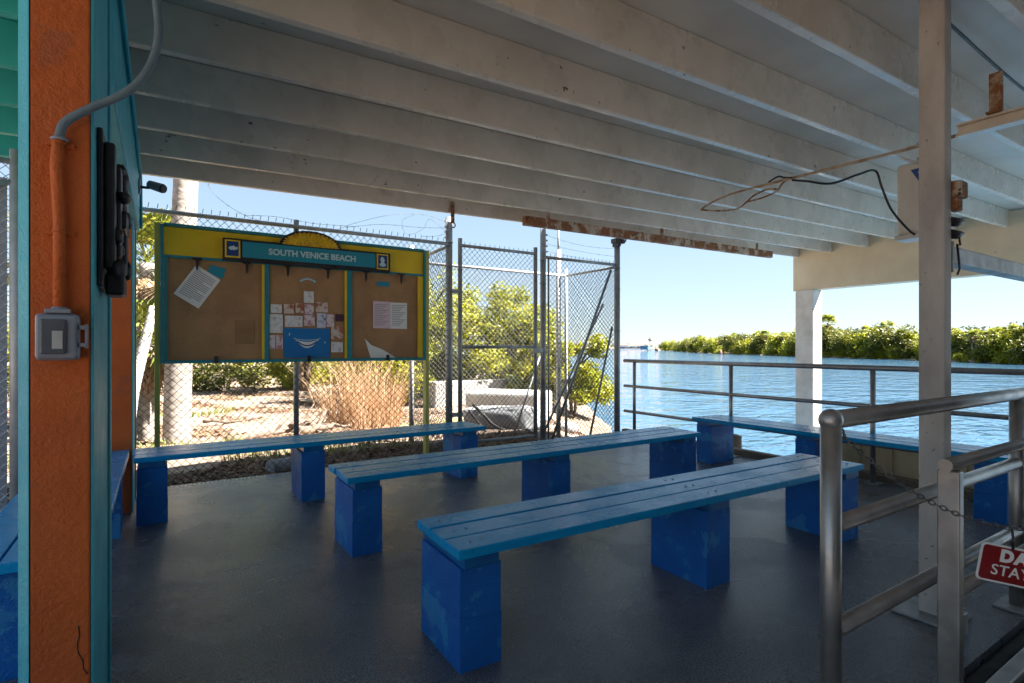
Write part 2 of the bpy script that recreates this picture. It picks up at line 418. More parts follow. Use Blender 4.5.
# dark crack low on the pillar face
MB().tube(spline([(-.202, 2.0392, .48), (-.199, 2.0392, .45), (-.204, 2.0392, .43), (-.202, 2.0392, .40), (-.192, 2.0392, .375), (-.190, 2.0392, .35), (-.180, 2.0392, .33)], 2), .0014, 4).build('crack', M['rubber'], p1)
p2 = pillar(-.42, -.185, 5.22, 5.74, 2.31, 'far orange pillar at the fence corner')

# far white column in the water and the grey post by the railing
c1 = MB().box(9.98, 10.29, 5.36, 5.69, -2.5, 2.348).build('column', M['column'], sh, .012); c1['label'] = 'white square column standing in the water at the far corner'
c2 = MB().box(3.12, 3.20, 1.055, 1.164, .0, jz(3.1) + .244).build('column', M['concpost'], sh, .008); c2['label'] = 'grey weathered post behind the near railing'
bp = MB().box(3.02, 3.27, 1.0, 1.245, .001, .014).build('base_plate', M['galv'], c2, .003)
MB().box(3.02, 3.07, .95, .998, .0, .10).build('base_angle', M['galv'], c2, .004)
for x in (3.045, 3.245): MB().tube([(x, 1.022, .0), (x, 1.022, .045)], .010, 6).build('anchor_bolt', M['galv'], c2)
rb = MB().box(3.202, 3.295, 1.02, 1.075, 2.02, 2.10)
rb.box(3.202, 3.262, 1.03, 1.07, 1.955, 2.0195)
rb.build('latch_bracket', M['rust'], c2, .008)
lg = MB()
for z in (1.905, 1.845): lg.tube([(3.202, 1.06, z), (3.25, 1.05, z), (3.29, 1.04, z + .008)], [.024, .022, .008], 8)
lg.tube([(3.235, 1.04, 1.845), (3.240, 1.035, 1.79), (3.236, 1.035, 1.80)], .005, 5)
lg.build('latch_lug', M['black'], c2)
c3 = MB().box(7.3, 7.44, 1.055, 1.19, -2.5, jz(7.4) + .244).build('column', M['concpost'], sh, .008); c3['label'] = 'second grey post further along the gangway'

# unseen wall of an added building behind the viewer, keeping joist faces dark
bw = thing('back_occluder', 'added unseen dark grey building closing the back of the shelter', 'occluder', (2, -1.9, 0))
MB().box(-1.3, 6.6, -1.96, -1.76, -.6, 2.78).build('wall', paint('occluder_dark_grey', (.085, .085, .075), (.065, .065, .06), 3, rough=(.6, .8)), bw)
d = MB().box(.4, 1.4, -1.758, -1.72, .002, 2.1).build('door', M['white'], bw, .01)  # invented door on the added unseen wall
MB().ball((1.3, -1.69, 1.0), .035).build('handle', M['galv'], d)

# ------------------------------------------------------------------ benches
def bench(label, x, y, rz, L, blocks, group='blue benches in the shelter'):
    t = thing('bench', label, 'bench', (x, y, 0), rz, group)
    W = .457; pw = .1465; gp = (W - 3 * pw) / 2
    for k in range(3):
        y0 = k * (pw + gp); e0 = random.uniform(-.006, .006); e1 = random.uniform(-.008, .008); dz = random.uniform(-.0015, .0015)
        pl = MB().box(e0, L + e1, y0, y0 + pw, .460 + dz, .500 + dz).build('seat_plank', M['bluewood_sheen'], t, .005, local=True)
        for bx in blocks:
            for sx in (.07, .13): MB().tube([(bx + sx, y0 + pw * random.uniform(.4, .6), .4985 + dz), (bx + sx, y0 + pw * .5, .5008 + dz)], .0045, 8).build('screw', M['galv'], pl, local=True)
    for bx in blocks:
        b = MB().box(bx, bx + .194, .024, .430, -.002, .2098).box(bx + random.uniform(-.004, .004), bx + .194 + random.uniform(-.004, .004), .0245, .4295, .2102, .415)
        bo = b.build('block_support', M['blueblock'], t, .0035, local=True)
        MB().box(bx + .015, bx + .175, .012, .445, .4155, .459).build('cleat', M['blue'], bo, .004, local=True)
    return t
bench('nearest blue plank bench on painted blocks, beside the near railing', .985, 1.905, R(-1.6), 3.06, (.012, 1.475, 2.83))
bench('middle blue plank bench between the nearest bench and the gate', .965, 3.335, 0, 3.31, (.03, 1.56, 3.07))
bench('blue plank bench along the fence below the notice board', -.165, 4.76, R(.3), 2.93, (.02, 1.16, 2.66))
bench('blue plank bench running past the orange pillar on the left', -.20, 2.71, R(90), 2.49, (.14, 1.85))
bench('blue plank bench in front of the water side railing', 5.575, 1.32, R(90), 2.80, (.05, 1.42, 2.57))

# ------------------------------------------------------------------ railings
def pipe(name, pts, r, m, parent, n=12): return MB().tube(pts, r, n).build(name, m, parent)
rl = thing('railing', 'long grey pipe railing along the water side of the deck', 'railing', (5.70, 3.3, 0))
for z in (1.10, .735, .37): pipe('rail', [(5.70, .9, z), (5.70, 5.80, z)], .026 if z > 1 else .021, M['aludark'], rl)
for y in (.95, 2.495, 4.03, 5.60):
    p = pipe('post', [(5.70, y, .006), (5.70, y, 1.08)], .024, M['alu'], rl)
    MB().box(5.63, 5.77, y - .07, y + .07, .001, .011).build('flange', M['galv'], p, .002)

nr = thing('railing', 'near grey pipe railing with a ball end post', 'railing', (1.82, .92, 0))
YN = .92
pipe('rail', [(1.82, YN, 1.064), (4.9, YN, 1.064)], .030, M['alu'], nr, 18)
pipe('rail', [(1.84, YN, .722), (3.60, YN, .722)], .0275, M['alu'], nr, 18)
pipe('rail', [(1.84, YN, .383), (4.9, YN, .383)], .0275, M['alu'], nr, 18)
p = pipe('post', [(1.82, YN, .006), (1.82, YN, 1.06)], .031, M['alu'], nr, 18)
MB().ball((1.82, YN, 1.064), .0365, 18, 12).build('ball_cap', M['alu'], p)
for x in (3.60, 4.87):
    p = pipe('post', [(x, YN, .006), (x, YN, 1.05)], .031, M['alu'], nr, 18)
    MB().box(x - .1, x + .1, YN - .055, YN + .07, .001, .014).build('flange', M['galv'], p, .003)
MB().ball((3.60, YN, .722), .034, 14, 10).build('end_cap', M['alu'], nr)

gw = thing('gangway', 'low metal gangway with a pipe handrail beside the deck edge', 'gangway', (2.3, .2, -.06))
MB().box(1.97, 6.2, .725, .785, -.07, -.004).build('stringer', M['alu'], gw, .006)
MB().box(1.97, 6.2, -.66, -.60, -.07, -.004).build('stringer', M['alu'], gw, .006)
MB().box(1.97, 6.2, -.598, .723, -.06, -.035).build('deck_plate', M['rubber'], gw)
MB().obox((2.322, .77, .42), ((1, 0, 0), (0, 1, 0), (0, 0, 1)), (.040, .066, .90)).build('post', M['alu'], gw, .005)
pipe('handrail', [(2.262, .765, .893), (4.6, .765, .885)], .0225, M['alu'], gw, 18)
pipe('lower_rail', [(2.345, .765, .44), (4.6, .765, .42)], .022, M['alu'], gw, 18)
MB().obox((4.5, .77, .42), ((1, 0, 0), (0, 1, 0), (0, 0, 1)), (.040, .066, .90)).build('post', M['alu'], gw, .005)
tag(MB().box(1.955, 5.82, .80, .858, -.14, -.03).build('rubber_fender', M['rubber'], None, .015), 'black rubber fender strip in the gap between deck edge and gangway', 'fender')

# far end post for the chain, chain, danger sign
ep = thing('chain_post', 'round grey post that holds the far end of the chain', 'post', (2.66, .20, -.035))
pipe('pole', [(2.66, .20, -.034), (2.66, .20, 1.05)], .028, M['alu'], ep)
A = Vector((1.845, .895, 1.015)); B = Vector((2.63, .215, 1.0)); 
def chain_links(path, pitch, r, sx):
    m = MB(); acc = 0; k = 0; nxt = 0
    for a, b in zip(path, path[1:]):
        L = (b - a).length
        while nxt <= acc + L:
            p = a + (b - a) * ((nxt - acc) / L); t = (b - a).normalized()
            up = Vector((0, 0, 1)) if k % 2 == 0 else t.cross(Vector((0, 0, 1)))
            up = (up - t * up.dot(t)).normalized()
            m.torus(p, sx * .5, r, t, up, 1.0, .55, 14, 6); k += 1; nxt += pitch
        acc += L
    return m
path = [A.lerp(B, t / 60) - Vector((0, 0, 1.02 * (t / 60) * (1 - t / 60) * 1.05)) for t in range(61)]
chn = chain_links(path, .0185, .0021, .024)
chn.torus((1.845, .900, 1.02), .017, .003, (1, 0, 0), (0, 0, 1))
tag(chn.build('chain', M['chain']), 'thin steel link chain sagging from the ball end post', 'chain')
u = Vector((B.x - A.x, B.y - A.y, 0)).normalized()
tilt = R(-10); nrm = u.cross(Vector((0, 0, 1))).normalized()
if nrm.dot(Vector((-2, -.6, 0))) < 0: nrm = -nrm
sx_ = (u * math.cos(tilt) + Vector((0, 0, 1)) * math.sin(tilt)).normalized()
sz_ = (Vector((0, 0, 1)) * math.cos(tilt) - u * math.sin(tilt)).normalized()
SW, SH = .34, .118
tl = Vector((A.x + .878 * .35, A.y - .878 * .30, .695))
sc = tl + sx_ * SW / 2 - sz_ * SH / 2
ds = thing('danger_sign', 'red DANGER sign with white rounded border hanging on the chain', 'sign', tuple(sc))
def rrect(w, h, r, n=5):
    out = []
    for cx, cy, a0 in ((w / 2 - r, h / 2 - r, 0), (-w / 2 + r, h / 2 - r, 90), (-w / 2 + r, -h / 2 + r, 180), (w / 2 - r, -h / 2 + r, 270)):
        for k in range(n + 1):
            a = R(a0 + 90 * k / n); out.append((cx + r * math.cos(a), cy + r * math.sin(a)))
    return out
def plate(poly, d0, d1):
    m = MB(); n = len(poly)
    v = [sx_ * p[0] + sz_ * p[1] + nrm * d0 for p in poly] + [sx_ * p[0] + sz_ * p[1] + nrm * d1 for p in poly]
    f = [tuple(range(n)), tuple(range(n, 2 * n))] + [(i, (i + 1) % n, n + (i + 1) % n, n + i) for i in range(n)]
    return m._add(v, f)
plate(rrect(SW, SH, .014), -.002, .0).build('backing', M['signwhite'], ds, local=True)
plate(rrect(SW - .012, SH - .012, .010), .0008, .0018).build('face', M['red'], ds, local=True)
rot = Matrix((sx_, sz_, nrm)).transposed().to_4x4()
if rot.determinant() < 0:
    rot = Matrix((-sx_, sz_, nrm)).transposed().to_4x4()
text_mesh('lettering', 'DANGER', .050, M['signwhite'], ds, Matrix.Translation(nrm * .0022 + sz_ * .026) @ rot, .0006, .0030, 1.22)
text_mesh('lettering', 'STAY CLEAR', .046, M['signwhite'], ds, Matrix.Translation(nrm * .0022 - sz_ * .020) @ rot, .0006, .0003, 1.05)
hk = MB()
for t in (.10, .60):
    p = sx_ * (SW * (t - .5 + .15)) + sz_ * (SH / 2 - .008)
    q = sx_ * (SW * (t - .5 + .15)) + Vector((0, 0, 1)) * .105
    hk.tube([p + nrm * .004, p + Vector((0, 0, .03)) + nrm * .006, p + Vector((0, 0, .07))], .0035, 6)
hk.build('hanger', M['black'], ds, local=True)

# ------------------------------------------------------------------ chain link fencing
def link_mesh(o, ux, L, z0, z1, pitch=.072, r=.0029, spikes=True):
    """diamond mesh of thin wires in the vertical plane through o along ux"""
    o = Vector((o[0], o[1], 0)); ux = Vector((ux[0], ux[1], 0)).normalized(); nn = Vector((-ux.y, ux.x, 0))
    m = MB(); H = z1 - z0
    for sgn in (1, -1):
        k = -H
        while k < L:
            # line: s = k + h  (h from 0..H), clipped to 0..L
            h0, h1 = max(0, -k), min(H, L - k)
            if h1 - h0 > .02:
                pts = []
                for h in (h0, h1):
                    s = k + h
                    if sgn < 0: s = L - s
                    pts.append(o + ux * s + Vector((0, 0, z0 + h)) + nn * (.0016 * sgn))
                m.tube(pts, r, 3, False, False)
            k += pitch
    if spikes:
        s = pitch / 2
        while s < L:
            b = o + ux * s + Vector((0, 0, z1))
            m.tube([b, b + Vector((0, 0, .045)) + ux * .006], r * 1.3, 3, False, False)
            s += pitch
    return m

def barb_strand(pts, m, r=.0016):
    m.tube(pts, r, 4, False)
    acc = 0
    for a, b in zip(pts, pts[1:]):
        L = (b - a).length; acc += L
        if acc > .11:
            acc = 0
            d1 = Vector((random.uniform(-1, 1), random.uniform(-1, 1), random.uniform(-1, 1))).normalized() * .014
            m.tube([b - d1, b + d1], r, 3, False)

YF = 5.95
fl = thing('chain_link_fence', 'chain link fence behind the notice board with barbed wire loops', 'fence', (1.2, YF, 0))
link_mesh((-.85, YF), (1, 0), 3.76, -.08, 2.57).build('mesh', M['wire'], fl)
pipe('top_rail', [(-.95, YF, 2.545), (2.93, YF, 2.545)], .021, M['galv'], fl)
for x, zt in ((-.80, 2.66), (1.19, 2.62), (2.95, 2.875)):
    p = pipe('post', [(x, YF + .03, -.2), (x, YF + .03, zt)], .027 if x < 2 else .042, M['galv'], fl)
tb = MB()
for i in range(9): tb.torus((2.95, YF + .03, .25 + i * .29), .046, .006, (1, 0, 0), (0, 1, 0), n=12, k=5)
for i in range(4): tb.box(2.90, 2.93, YF + .005, YF + .055, 2.62 + i * .065, 2.64 + i * .065)
tb.build('tension_band', M['galv'], fl)
bw_ = MB()
barb_strand(spline([(2.94, YF, 2.80), (2.6, YF + .02, 2.86), (2.2, YF, 2.80), (1.8, YF, 2.66), (1.62, YF, 2.57)], 9), bw_)
barb_strand(spline([(2.94, YF, 2.74), (2.55, YF, 2.70), (2.1, YF, 2.68), (1.7, YF, 2.60)], 9), bw_)
barb_strand(spline([(2.94, YF, 2.66), (2.70, YF + .03, 2.82), (2.62, YF + .05, 2.70), (2.44, YF + .1, 2.62), (2.36, YF + .05, 2.76), (2.5, YF, 2.85)], 9), bw_)
barb_strand(spline([(2.94, YF, 2.68), (2.75, YF, 2.62), (2.60, YF, 2.60)], 9), bw_)
barb_strand(spline([(.38, YF, 2.98), (.40, YF, 2.82), (.52, YF, 2.70), (.70, YF, 2.60), (.86, YF, 2.56)], 9), bw_)
barb_strand(spline([(.7, YF, 2.60), (1.0, YF + .03, 2.63), (1.35, YF, 2.60), (1.8, YF, 2.62)], 9), bw_)
bw_.build('barbed_wire', M['wire'], fl)

# gate leaf between the two tall posts
gt = thing('gate', 'tall chain link gate leaf between two tall fence posts', 'gate', (3.65, YF, .09))
for x in (3.085, 4.215): pipe('frame_stile', [(x, YF, .09), (x, YF, 2.63)], .027, M['galv'], gt)
for z in (.12, 1.30, 2.545): pipe('frame_rail', [(3.085, YF, z), (4.215, YF, z)], .020, M['galv'], gt)
link_mesh((3.11, YF), (1, 0), 1.08, .12, 2.55).build('mesh', M['wire'], gt)
for z in (.45, 1.95): MB().box(2.97, 3.09, YF - .02, YF + .02, z, z + .05).torus((3.085, YF, z + .025), .034, .010, (1, 0, 0), (0, 1, 0)).build('hinge', M['galv'], gt)
for z in (.75, 1.05, 1.62, 2.25): MB().torus((3.085, YF, z), .031, .005, (1, 0, 0), (0, 1, 0)).build('tension_band', M['galv'], gt)
MB().box(4.16, 4.33, YF - .035, YF - .015, 1.22, 1.29).build('latch', M['galv'], gt, .004)

# fixed panel from the gate post to the corner post
fp = thing('chain_link_fence', 'narrow chain link panel from the gate post to the clamped corner post', 'fence', (5.0, YF, 0))
pipe('post', [(4.34, YF, -.2), (4.34, YF, 2.89)], .040, M['galv'], fp)
pipe('post', [(5.70, YF, -.3), (5.70, YF, 2.84)], .044, M['galv'], fp)
pipe('top_rail', [(4.38, YF, 2.515), (5.66, YF, 2.515)], .021, M['galv'], fp)
pipe('stile', [(4.43, YF, 0), (4.43, YF, 2.50)], .013, M['galv'], fp)
link_mesh((4.43, YF), (1, 0), 1.23, -.08, 2.53).build('mesh', M['wire'], fp)
b2 = MB()
for z, sg in ((2.82, .05), (2.70, .02), (2.60, .015)): barb_strand(catenary((4.38, YF, z), (5.66, YF, z - .06), sg, 16), b2)
b2.build('barbed_wire', M['wire'], fp)
tb = MB()
for i in range(8): tb.torus((4.34, YF, .3 + i * .31), .043, .006, (1, 0, 0), (0, 1, 0), n=12, k=5)
for i in range(4): tb.box(4.38, 4.405, YF - .02, YF + .02, 2.58 + i * .075, 2.60 + i * .075)
for i in range(8): tb.torus((5.70, YF, .3 + i * .31), .047, .006, (1, 0, 0), (0, 1, 0), n=12, k=5)
tb.build('tension_band', M['galv'], fp)
cl = MB().box(5.62, 5.80, YF - .06, YF + .05, 2.835, 2.90).torus((5.77, YF - .06, 2.90), .05, .012, (1, 0, 0), (0, 0, 1)).box(5.64, 5.70, YF - .08, YF + .04, 2.78, 2.84)
cl.build('clamp', M['black'], fp, .004)

# the cage behind the gate
cg = thing('chain_link_cage', 'pale chain link cage beyond the gate', 'fence', (4.3, 7.16, 0))
YC = 7.16
pipe('top_rail', [(2.95, YC, 2.49), (5.70, YC, 2.49)], .021, M['galvlight'], cg)
pipe('top_rail', [(5.70, YF + .05, 2.49), (5.70, YC, 2.49)], .020, M['galv'], cg)
pipe('top_rail', [(2.95, YF + .07, 2.53), (2.95, YC, 2.49)], .020, M['galv'], cg)
pipe('post', [(2.95, YC, -.3), (2.95, YC, 2.72)], .035, M['galvlight'], cg)
pipe('post', [(5.70, YC, -.5), (5.70, YC, 2.60)], .026, M['galvlight'], cg)
link_mesh((2.95, YC), (1, 0), 2.75, -.1, 2.5, spikes=False).build('mesh', M['wire'], cg)
link_mesh((5.70, YF + .03), (0, 1), 1.13, -.15, 2.5, spikes=False).build('mesh', M['wire'], cg)
link_mesh((2.95, YF + .06), (0, 1), 1.10, -.1, 2.5, spikes=False).build('mesh', M['wire'], cg)
ps = thing('antenna_pole', 'pale pole with a thin spike at the cage corner', 'pole', (5.60, 7.24, -.4))
pipe('pole', [(5.60, 7.24, -.4), (5.60, 7.24, 2.92)], .040, M['galvlight'], ps)
pipe('spike', [(5.60, 7.24, 2.90), (5.60, 7.24, 3.06), (5.60, 7.24, 3.40)], [.022, .020, .006], M['galv'], ps)
for nm, lab, a, b, r in (('pipe', 'leaning grey pipe, tallest of those leaning in the cage', (4.78, 6.35, -.08), (5.66, 6.04, 2.45), .020),
                     ('pipe', 'leaning grey pipe crossing the tallest leaning pipe', (4.60, 6.40, -.08), (5.65, 6.2, 1.95), .016),
                     ('pipe', 'thin dark pipe leaning left of the crossed pipes', (4.50, 6.95, -.08), (5.20, 7.10, 1.35), .013),
                     ('pipe', 'short grey pipe leaning on the corner post', (5.30, 6.12, -.08), (5.665, 6.02, 1.6), .017)):
    tag(pipe(nm, [a, b], r, M['galv'], None), lab, 'pipe', 'pipes leaning in the cage')

# fence and gate pole left of the orange pillar
lf = thing('chain_link_fence', 'chain link side fence with grey screen left of the orange pillar', 'fence', (-1.5, 4.95, 0))
pipe('post', [(-.825, 4.95, -.02), (-.825, 4.95, 2.64)], .034, M['galvlight'], lf)
pipe('top_rail', [(-3.2, 4.95, 2.56), (-.85, 4.95, 2.56)], .021, M['galvlight'], lf)
pipe('brace', [(-1.9, 4.94, 2.0), (-.85, 4.94, 2.42)], .017, M['galvlight'], lf)
link_mesh((-3.2, 4.95), (1, 0), 2.34, .03, 2.58).build('mesh', M['galvlight'], lf)
MB().box(-3.2, -.875, 4.975, 4.985, .1, 2.45).build('screen', paint('grey_screen_cloth', (.33, .36, .42), (.27, .30, .35), 12, rough=(.8, .9), bump=.6, bscale=90), lf)
pipe('post', [(-3.2, 4.95, -.02), (-3.2, 4.95, 2.64)], .034, M['galvlight'], lf)

# ------------------------------------------------------------------ notice board
YB = 5.80
nb = thing('notice_board', 'yellow and teal notice board with cork panels and SOUTH VENICE BEACH sign', 'notice board', (1.28, YB, 0))
MB().box(.03, 2.535, YB + .03, YB + .05, 1.17, 2.39).build('back_panel', M['yellow'], nb)
f = MB().box(.0, .028, YB - .03, YB + .055, 1.15, 2.40).box(2.530, 2.556, YB - .03, YB + .055, 1.15, 2.40).box(.0285, 2.5295, YB - .045, YB + .055, 2.385, 2.412).box(.0285, 2.5295, YB - .03, YB + .055, 1.15, 1.180)
f.build('outer_trim', M['trimteal'], nb, .003)
fy = MB().box(.0285, 2.5295, YB - .004, YB + .0298, 2.118, 2.384)
for a, b in ((.836, .858), (1.640, 1.662), (2.468, 2.5295)): fy.box(a, b, YB - .012, YB + .0298, 1.1805, 2.1175)
fy.build('yellow_frame', M['yellow'], nb, .002)
ft = MB()
for a, b in ((.0285, .058), (.8585, .898), (1.6625, 1.714)): ft.box(a, b, YB - .016, YB + .0298, 1.1805, 2.1175)
ft.box(.03, 2.5295, YB - .020, YB - .0045, 2.105, 2.130)
ft.build('inner_trim', M['trimteal'], nb, .002)
for a, b in ((.0585, .8355), (.8985, 1.6395), (1.7145, 2.4675)):
    MB().box(a, b, YB + .012, YB + .0295, 1.181, 2.104).build('cork_panel', M['cork'], nb)
for x in (-.022, 2.578):
    o = MB().box(x - .0215, x + .0215, YB - .02, YB + .06, -.15, 2.41).build('support_post', M['ygreen'], nb, .005)
# sign plank
sgn = MB().box(.49, 2.114, YB - .075, YB - .048, 2.108, 2.322).build('sign_backing', M['black'], nb, .004)
MB().box(.655, 1.945, YB - .084, YB - .0755, 2.150, 2.300).build('sign_face', M['signteal'], sgn, .002)
face = Matrix(((1, 0, 0, 0), (0, 0, -1, 0), (0, 1, 0, 0), (0, 0, 0, 1)))
ob = origin(nb)
text_mesh('lettering', 'SOUTH VENICE BEACH', .082, M['letters'], sgn, Matrix.Translation(Vector((1.308, YB - .0865, 2.222)) - ob) @ face, .0015, .0026, 1.0)
def emblem(x0, x1):
    MB().box(x0, x1, YB - .084, YB - .0755, 2.140, 2.305).build('emblem_border', M['yellow'], sgn, .001)
    e = MB().box(x0 + .014, x1 - .014, YB - .0875, YB - .0842, 2.154, 2.291).build('emblem_field', M['navy'], sgn)
    return e
e1 = emblem(.507, .636)
fish = MB()
fx = [(.535, 2.225), (.55, 2.243), (.572, 2.246), (.58, 2.258), (.586, 2.244), (.602, 2.236), (.612, 2.248), (.613, 2.226), (.604, 2.214), (.590, 2.216), (.580, 2.204), (.572, 2.214), (.556, 2.206), (.548, 2.214)]
fish.prism(fx, 'y', YB - .0900, YB - .0878); fish.build('emblem_mark', M['letters'], e1)
e2 = emblem(1.960, 2.088)
mk = MB().prism([(1.992, 2.175), (2.03, 2.168), (2.06, 2.18), (2.05, 2.205), (2.036, 2.21), (2.046, 2.235), (2.038, 2.262), (2.018, 2.275), (2.0, 2.262), (1.998, 2.235), (2.008, 2.212), (1.988, 2.198)], 'y', YB - .0900, YB - .0878)
mk.build('emblem_mark', M['letters'], e2)
# half sun above the sign
sp = []; spo = []
for k in range(37):
    a = math.pi * k / 36; rr = 1 + (.07 if k % 2 else -.03)
    sp.append((1.285 - .262 * rr * math.cos(a), 2.312 + .135 * rr * math.sin(a)))
    spo.append((1.285 - .300 * math.cos(a), 2.306 + .165 * math.sin(a)))
so = MB().prism(spo[::-1], 'y', YB - .072, YB - .05).build('sun_backing', M['black'], nb)
MB().prism(sp[::-1], 'y', YB - .080, YB - .0725).build('sun_face', M['sun'], so)
sr = MB()
for k in range(2, 35, 2):
    a = math.pi * k / 36; c, s = math.cos(a), math.sin(a)
    sr.tube([(1.285 - .15 * c, YB - .081, 2.312 + .078 * s), (1.285 - .24 * c, YB - .081, 2.312 + .122 * s)], [.010, .003], 5)
sr.tube([(1.285 - .13 * math.cos(math.pi * k / 18), YB - .082, 2.318 + .066 * math.sin(math.pi * k / 18)) for k in range(19)], .005, 5)
sr.build('sun_rays', M['yellow'], so)
for x in (.285, .70, 1.07, 1.46, 1.86, 2.26):
    MB().prism([(x - .042, 2.120), (x - .042, 2.106), (x - .014, 2.095), (x - .008, 2.02), (x, 2.0), (x + .008, 2.02), (x + .014, 2.095), (x + .042, 2.106), (x + .042, 2.120)], 'y', YB - .034, YB - .0205).build('bracket', M['black'], nb)
for x in (.44, 1.27, 2.10):
    MB().box(x - .018, x + .018, YB - .042, YB - .0305, 1.150, 1.215).build('catch', M['black'], nb, .003)

# papers on the cork
YP = YB + .006
def sheet(name, poly, m, label, cat, group=None, dy=0.0):
    return tag(MB().prism(poly, 'y', YP - .0016 - dy, YP - dy).build(name, m), label, cat, group)
pt = thing('paper_notice', 'white printed notice hanging askew on the left cork panel', 'paper', (.29, YP - .002, 1.86))
cpt = Vector((.29, 0, 1.857)); ang = R(-33)
def rp(x, z): return (cpt.x + x * math.cos(ang) - z * math.sin(ang), cpt.z + x * math.sin(ang) + z * math.cos(ang))
MB().prism([rp(-.118, -.165), rp(.118, -.165), rp(.118, .165), rp(-.118, .165)], 'y', YP - .004, YP - .0022).build('sheet', M['paper'], pt)
ln = MB()
for i in range(15):
    z = .125 - i * .018; x1 = .09 if i % 5 != 4 else .02
    ln.prism([rp(-.095, z), rp(x1, z), rp(x1, z + .007), rp(-.095, z + .007)], 'y', YP - .0052, YP - .0042)
ln.build('print_lines', M['ink'], pt)
sheet('paper_slip', [(.36, 1.985), (.50, 1.945), (.52, 2.04), (.40, 2.07)], M['signteal'], 'small teal slip behind the askew notice', 'paper', dy=-.0005)
sheet('photo_card', [(.60, 1.33), (.77, 1.33), (.77, 1.56), (.60, 1.56)], paint('brown_card', (.31, .17, .075), (.26, .14, .062), 5, rough=(.7, .8)), 'faded brown square card low on the left cork panel', 'card', dy=-.001)
cards = [('cardB', 1.228, 1.869, 1.326, 1.751, 'pale card alone at the top of the pinned cluster'),
 ('cardB', .915, 1.723, 1.019, 1.638, 'pale card at the left end of the upper card row'),
 ('cardC', 1.038, 1.729, 1.132, 1.635, 'orange printed card second in the upper card row'),
 ('cardC', 1.148, 1.744, 1.225, 1.646, 'card with a dark orange picture in the middle of the upper row'),
 ('cardA', 1.236, 1.737, 1.326, 1.634, 'deep pink card directly under the top pale card'),
 ('cardC', 1.346, 1.763, 1.467, 1.660, 'card with an orange corner at the right of the upper row'),
 ('cardB', .905, 1.625, 1.029, 1.44, 'tall pale card at the left edge of the cluster'),
 ('cardB', 1.047, 1.615, 1.215, 1.503, 'wide pale card above the blue poster'),
 ('cardA', 1.228, 1.625, 1.336, 1.516, 'pink striped card above the middle of the blue poster'),
 ('cardD', 1.356, 1.650, 1.445, 1.499, 'blue and white card above the right end of the poster'),
 ('cardA', 1.450, 1.640, 1.532, 1.510, 'red printed card beside the blue and white card'),
 ('dark', 1.545, 1.646, 1.630, 1.570, 'dark maroon card at the right end of the cluster'),
 ('cardC', 1.500, 1.519, 1.632, 1.385, 'card with an orange figure right of the blue poster'),
 ('cardB', 1.500, 1.352, 1.622, 1.245, 'pale card low on the right of the blue poster'),
 ('cardA', .903, 1.418, .958, 1.28, 'narrow pink striped card low at the left edge'),
 ('cardA', .966, 1.418, 1.029, 1.28, 'narrow pale pink card between the poster and the striped card')]
for i, (mm, x0, z1, x1, z0, lab) in enumerate(cards):
    sheet('photo_card', [(x0, z0), (x1, z0), (x1, z1), (x0, z1)], M[mm], lab, 'card', 'cards pinned to the middle cork panel', dy=.0005 * (i % 4))
ps_ = thing('poster', 'blue poster with a white smiling mouth on the middle cork panel', 'poster', (1.26, YP, 1.33))
MB().box(1.038, 1.487, YP - .004, YP - .002, 1.19, 1.49).build('sheet', M['poster'], ps_)
sm = []
for k in range(13):
    a = k / 12; sm.append((1.15 + .22 * a, 1.365 - .075 * math.sin(math.pi * a)))
for k in range(12, -1, -1):
    a = k / 12; sm.append((1.15 + .22 * a, 1.372 - .02 * math.sin(math.pi * a)))
MB().prism(sm, 'y', YP - .0056, YP - .0042).build('mouth', M['paper'], ps_)
MB().tube([(1.16 + .2 * k / 12, YP - .006, 1.358 - .045 * math.sin(math.pi * k / 12)) for k in range(13)], .007, 5).build('mouth_line', M['navy'], ps_)
MB().tube([(1.13, YP - .005, 1.388), (1.16, YP - .005, 1.378), (1.26, YP - .005, 1.368), (1.36, YP - .005, 1.378), (1.39, YP - .005, 1.388)], .005, 5).build('lip_line', M['letters'], ps_)
MB().box(1.085, 1.095, YP - .0055, YP - .0042, 1.415, 1.44).box(1.43, 1.445, YP - .0055, YP - .0042, 1.34, 1.355).build('bubble', M['letters'], ps_)
arc = MB().tube([(1.19 + .15 * k / 10, YP - .003, 1.965 + .03 * math.sin(math.pi * k / 10)) for k in range(11)], .012, 5)
tag(arc.build('paper_scrap', M['letters']), 'small curved pale decal at the top of the middle cork panel', 'decal')
sheet('paper_slip', [(1.99, 1.965), (2.13, 1.965), (2.13, 2.02), (1.99, 2.02)], M['signteal'], 'small teal slip at the top of the right cork panel', 'paper')
pg = thing('paper_notice', 'pair of pale pages side by side on the right cork panel', 'paper', (2.14, YP, 1.65))
MB().box(1.945, 2.140, YP - .0035, YP - .002, 1.505, 1.80).build('page', M['pinkpaper'], pg)
MB().box(2.142, 2.337, YP - .0045, YP - .002, 1.503, 1.795).build('page', M['paper'], pg)
ln = MB()
for i in range(12):
    z = 1.76 - i * .02
    ln.box(1.965, 2.12 - .03 * (i % 3), YP - .0042, YP - .0036, z, z + .007).box(2.16, 2.315 - .02 * (i % 4), YP - .0052, YP - .0046, z, z + .007)
ln.build('print_lines', M['ink'], pg)
sheet('loose_paper', [(1.857, 1.39), (1.93, 1.32), (2.05, 1.275), (2.207, 1.183), (1.92, 1.183)], M['paper'], 'slipped white sheet in the bottom of the right cork panel', 'paper')

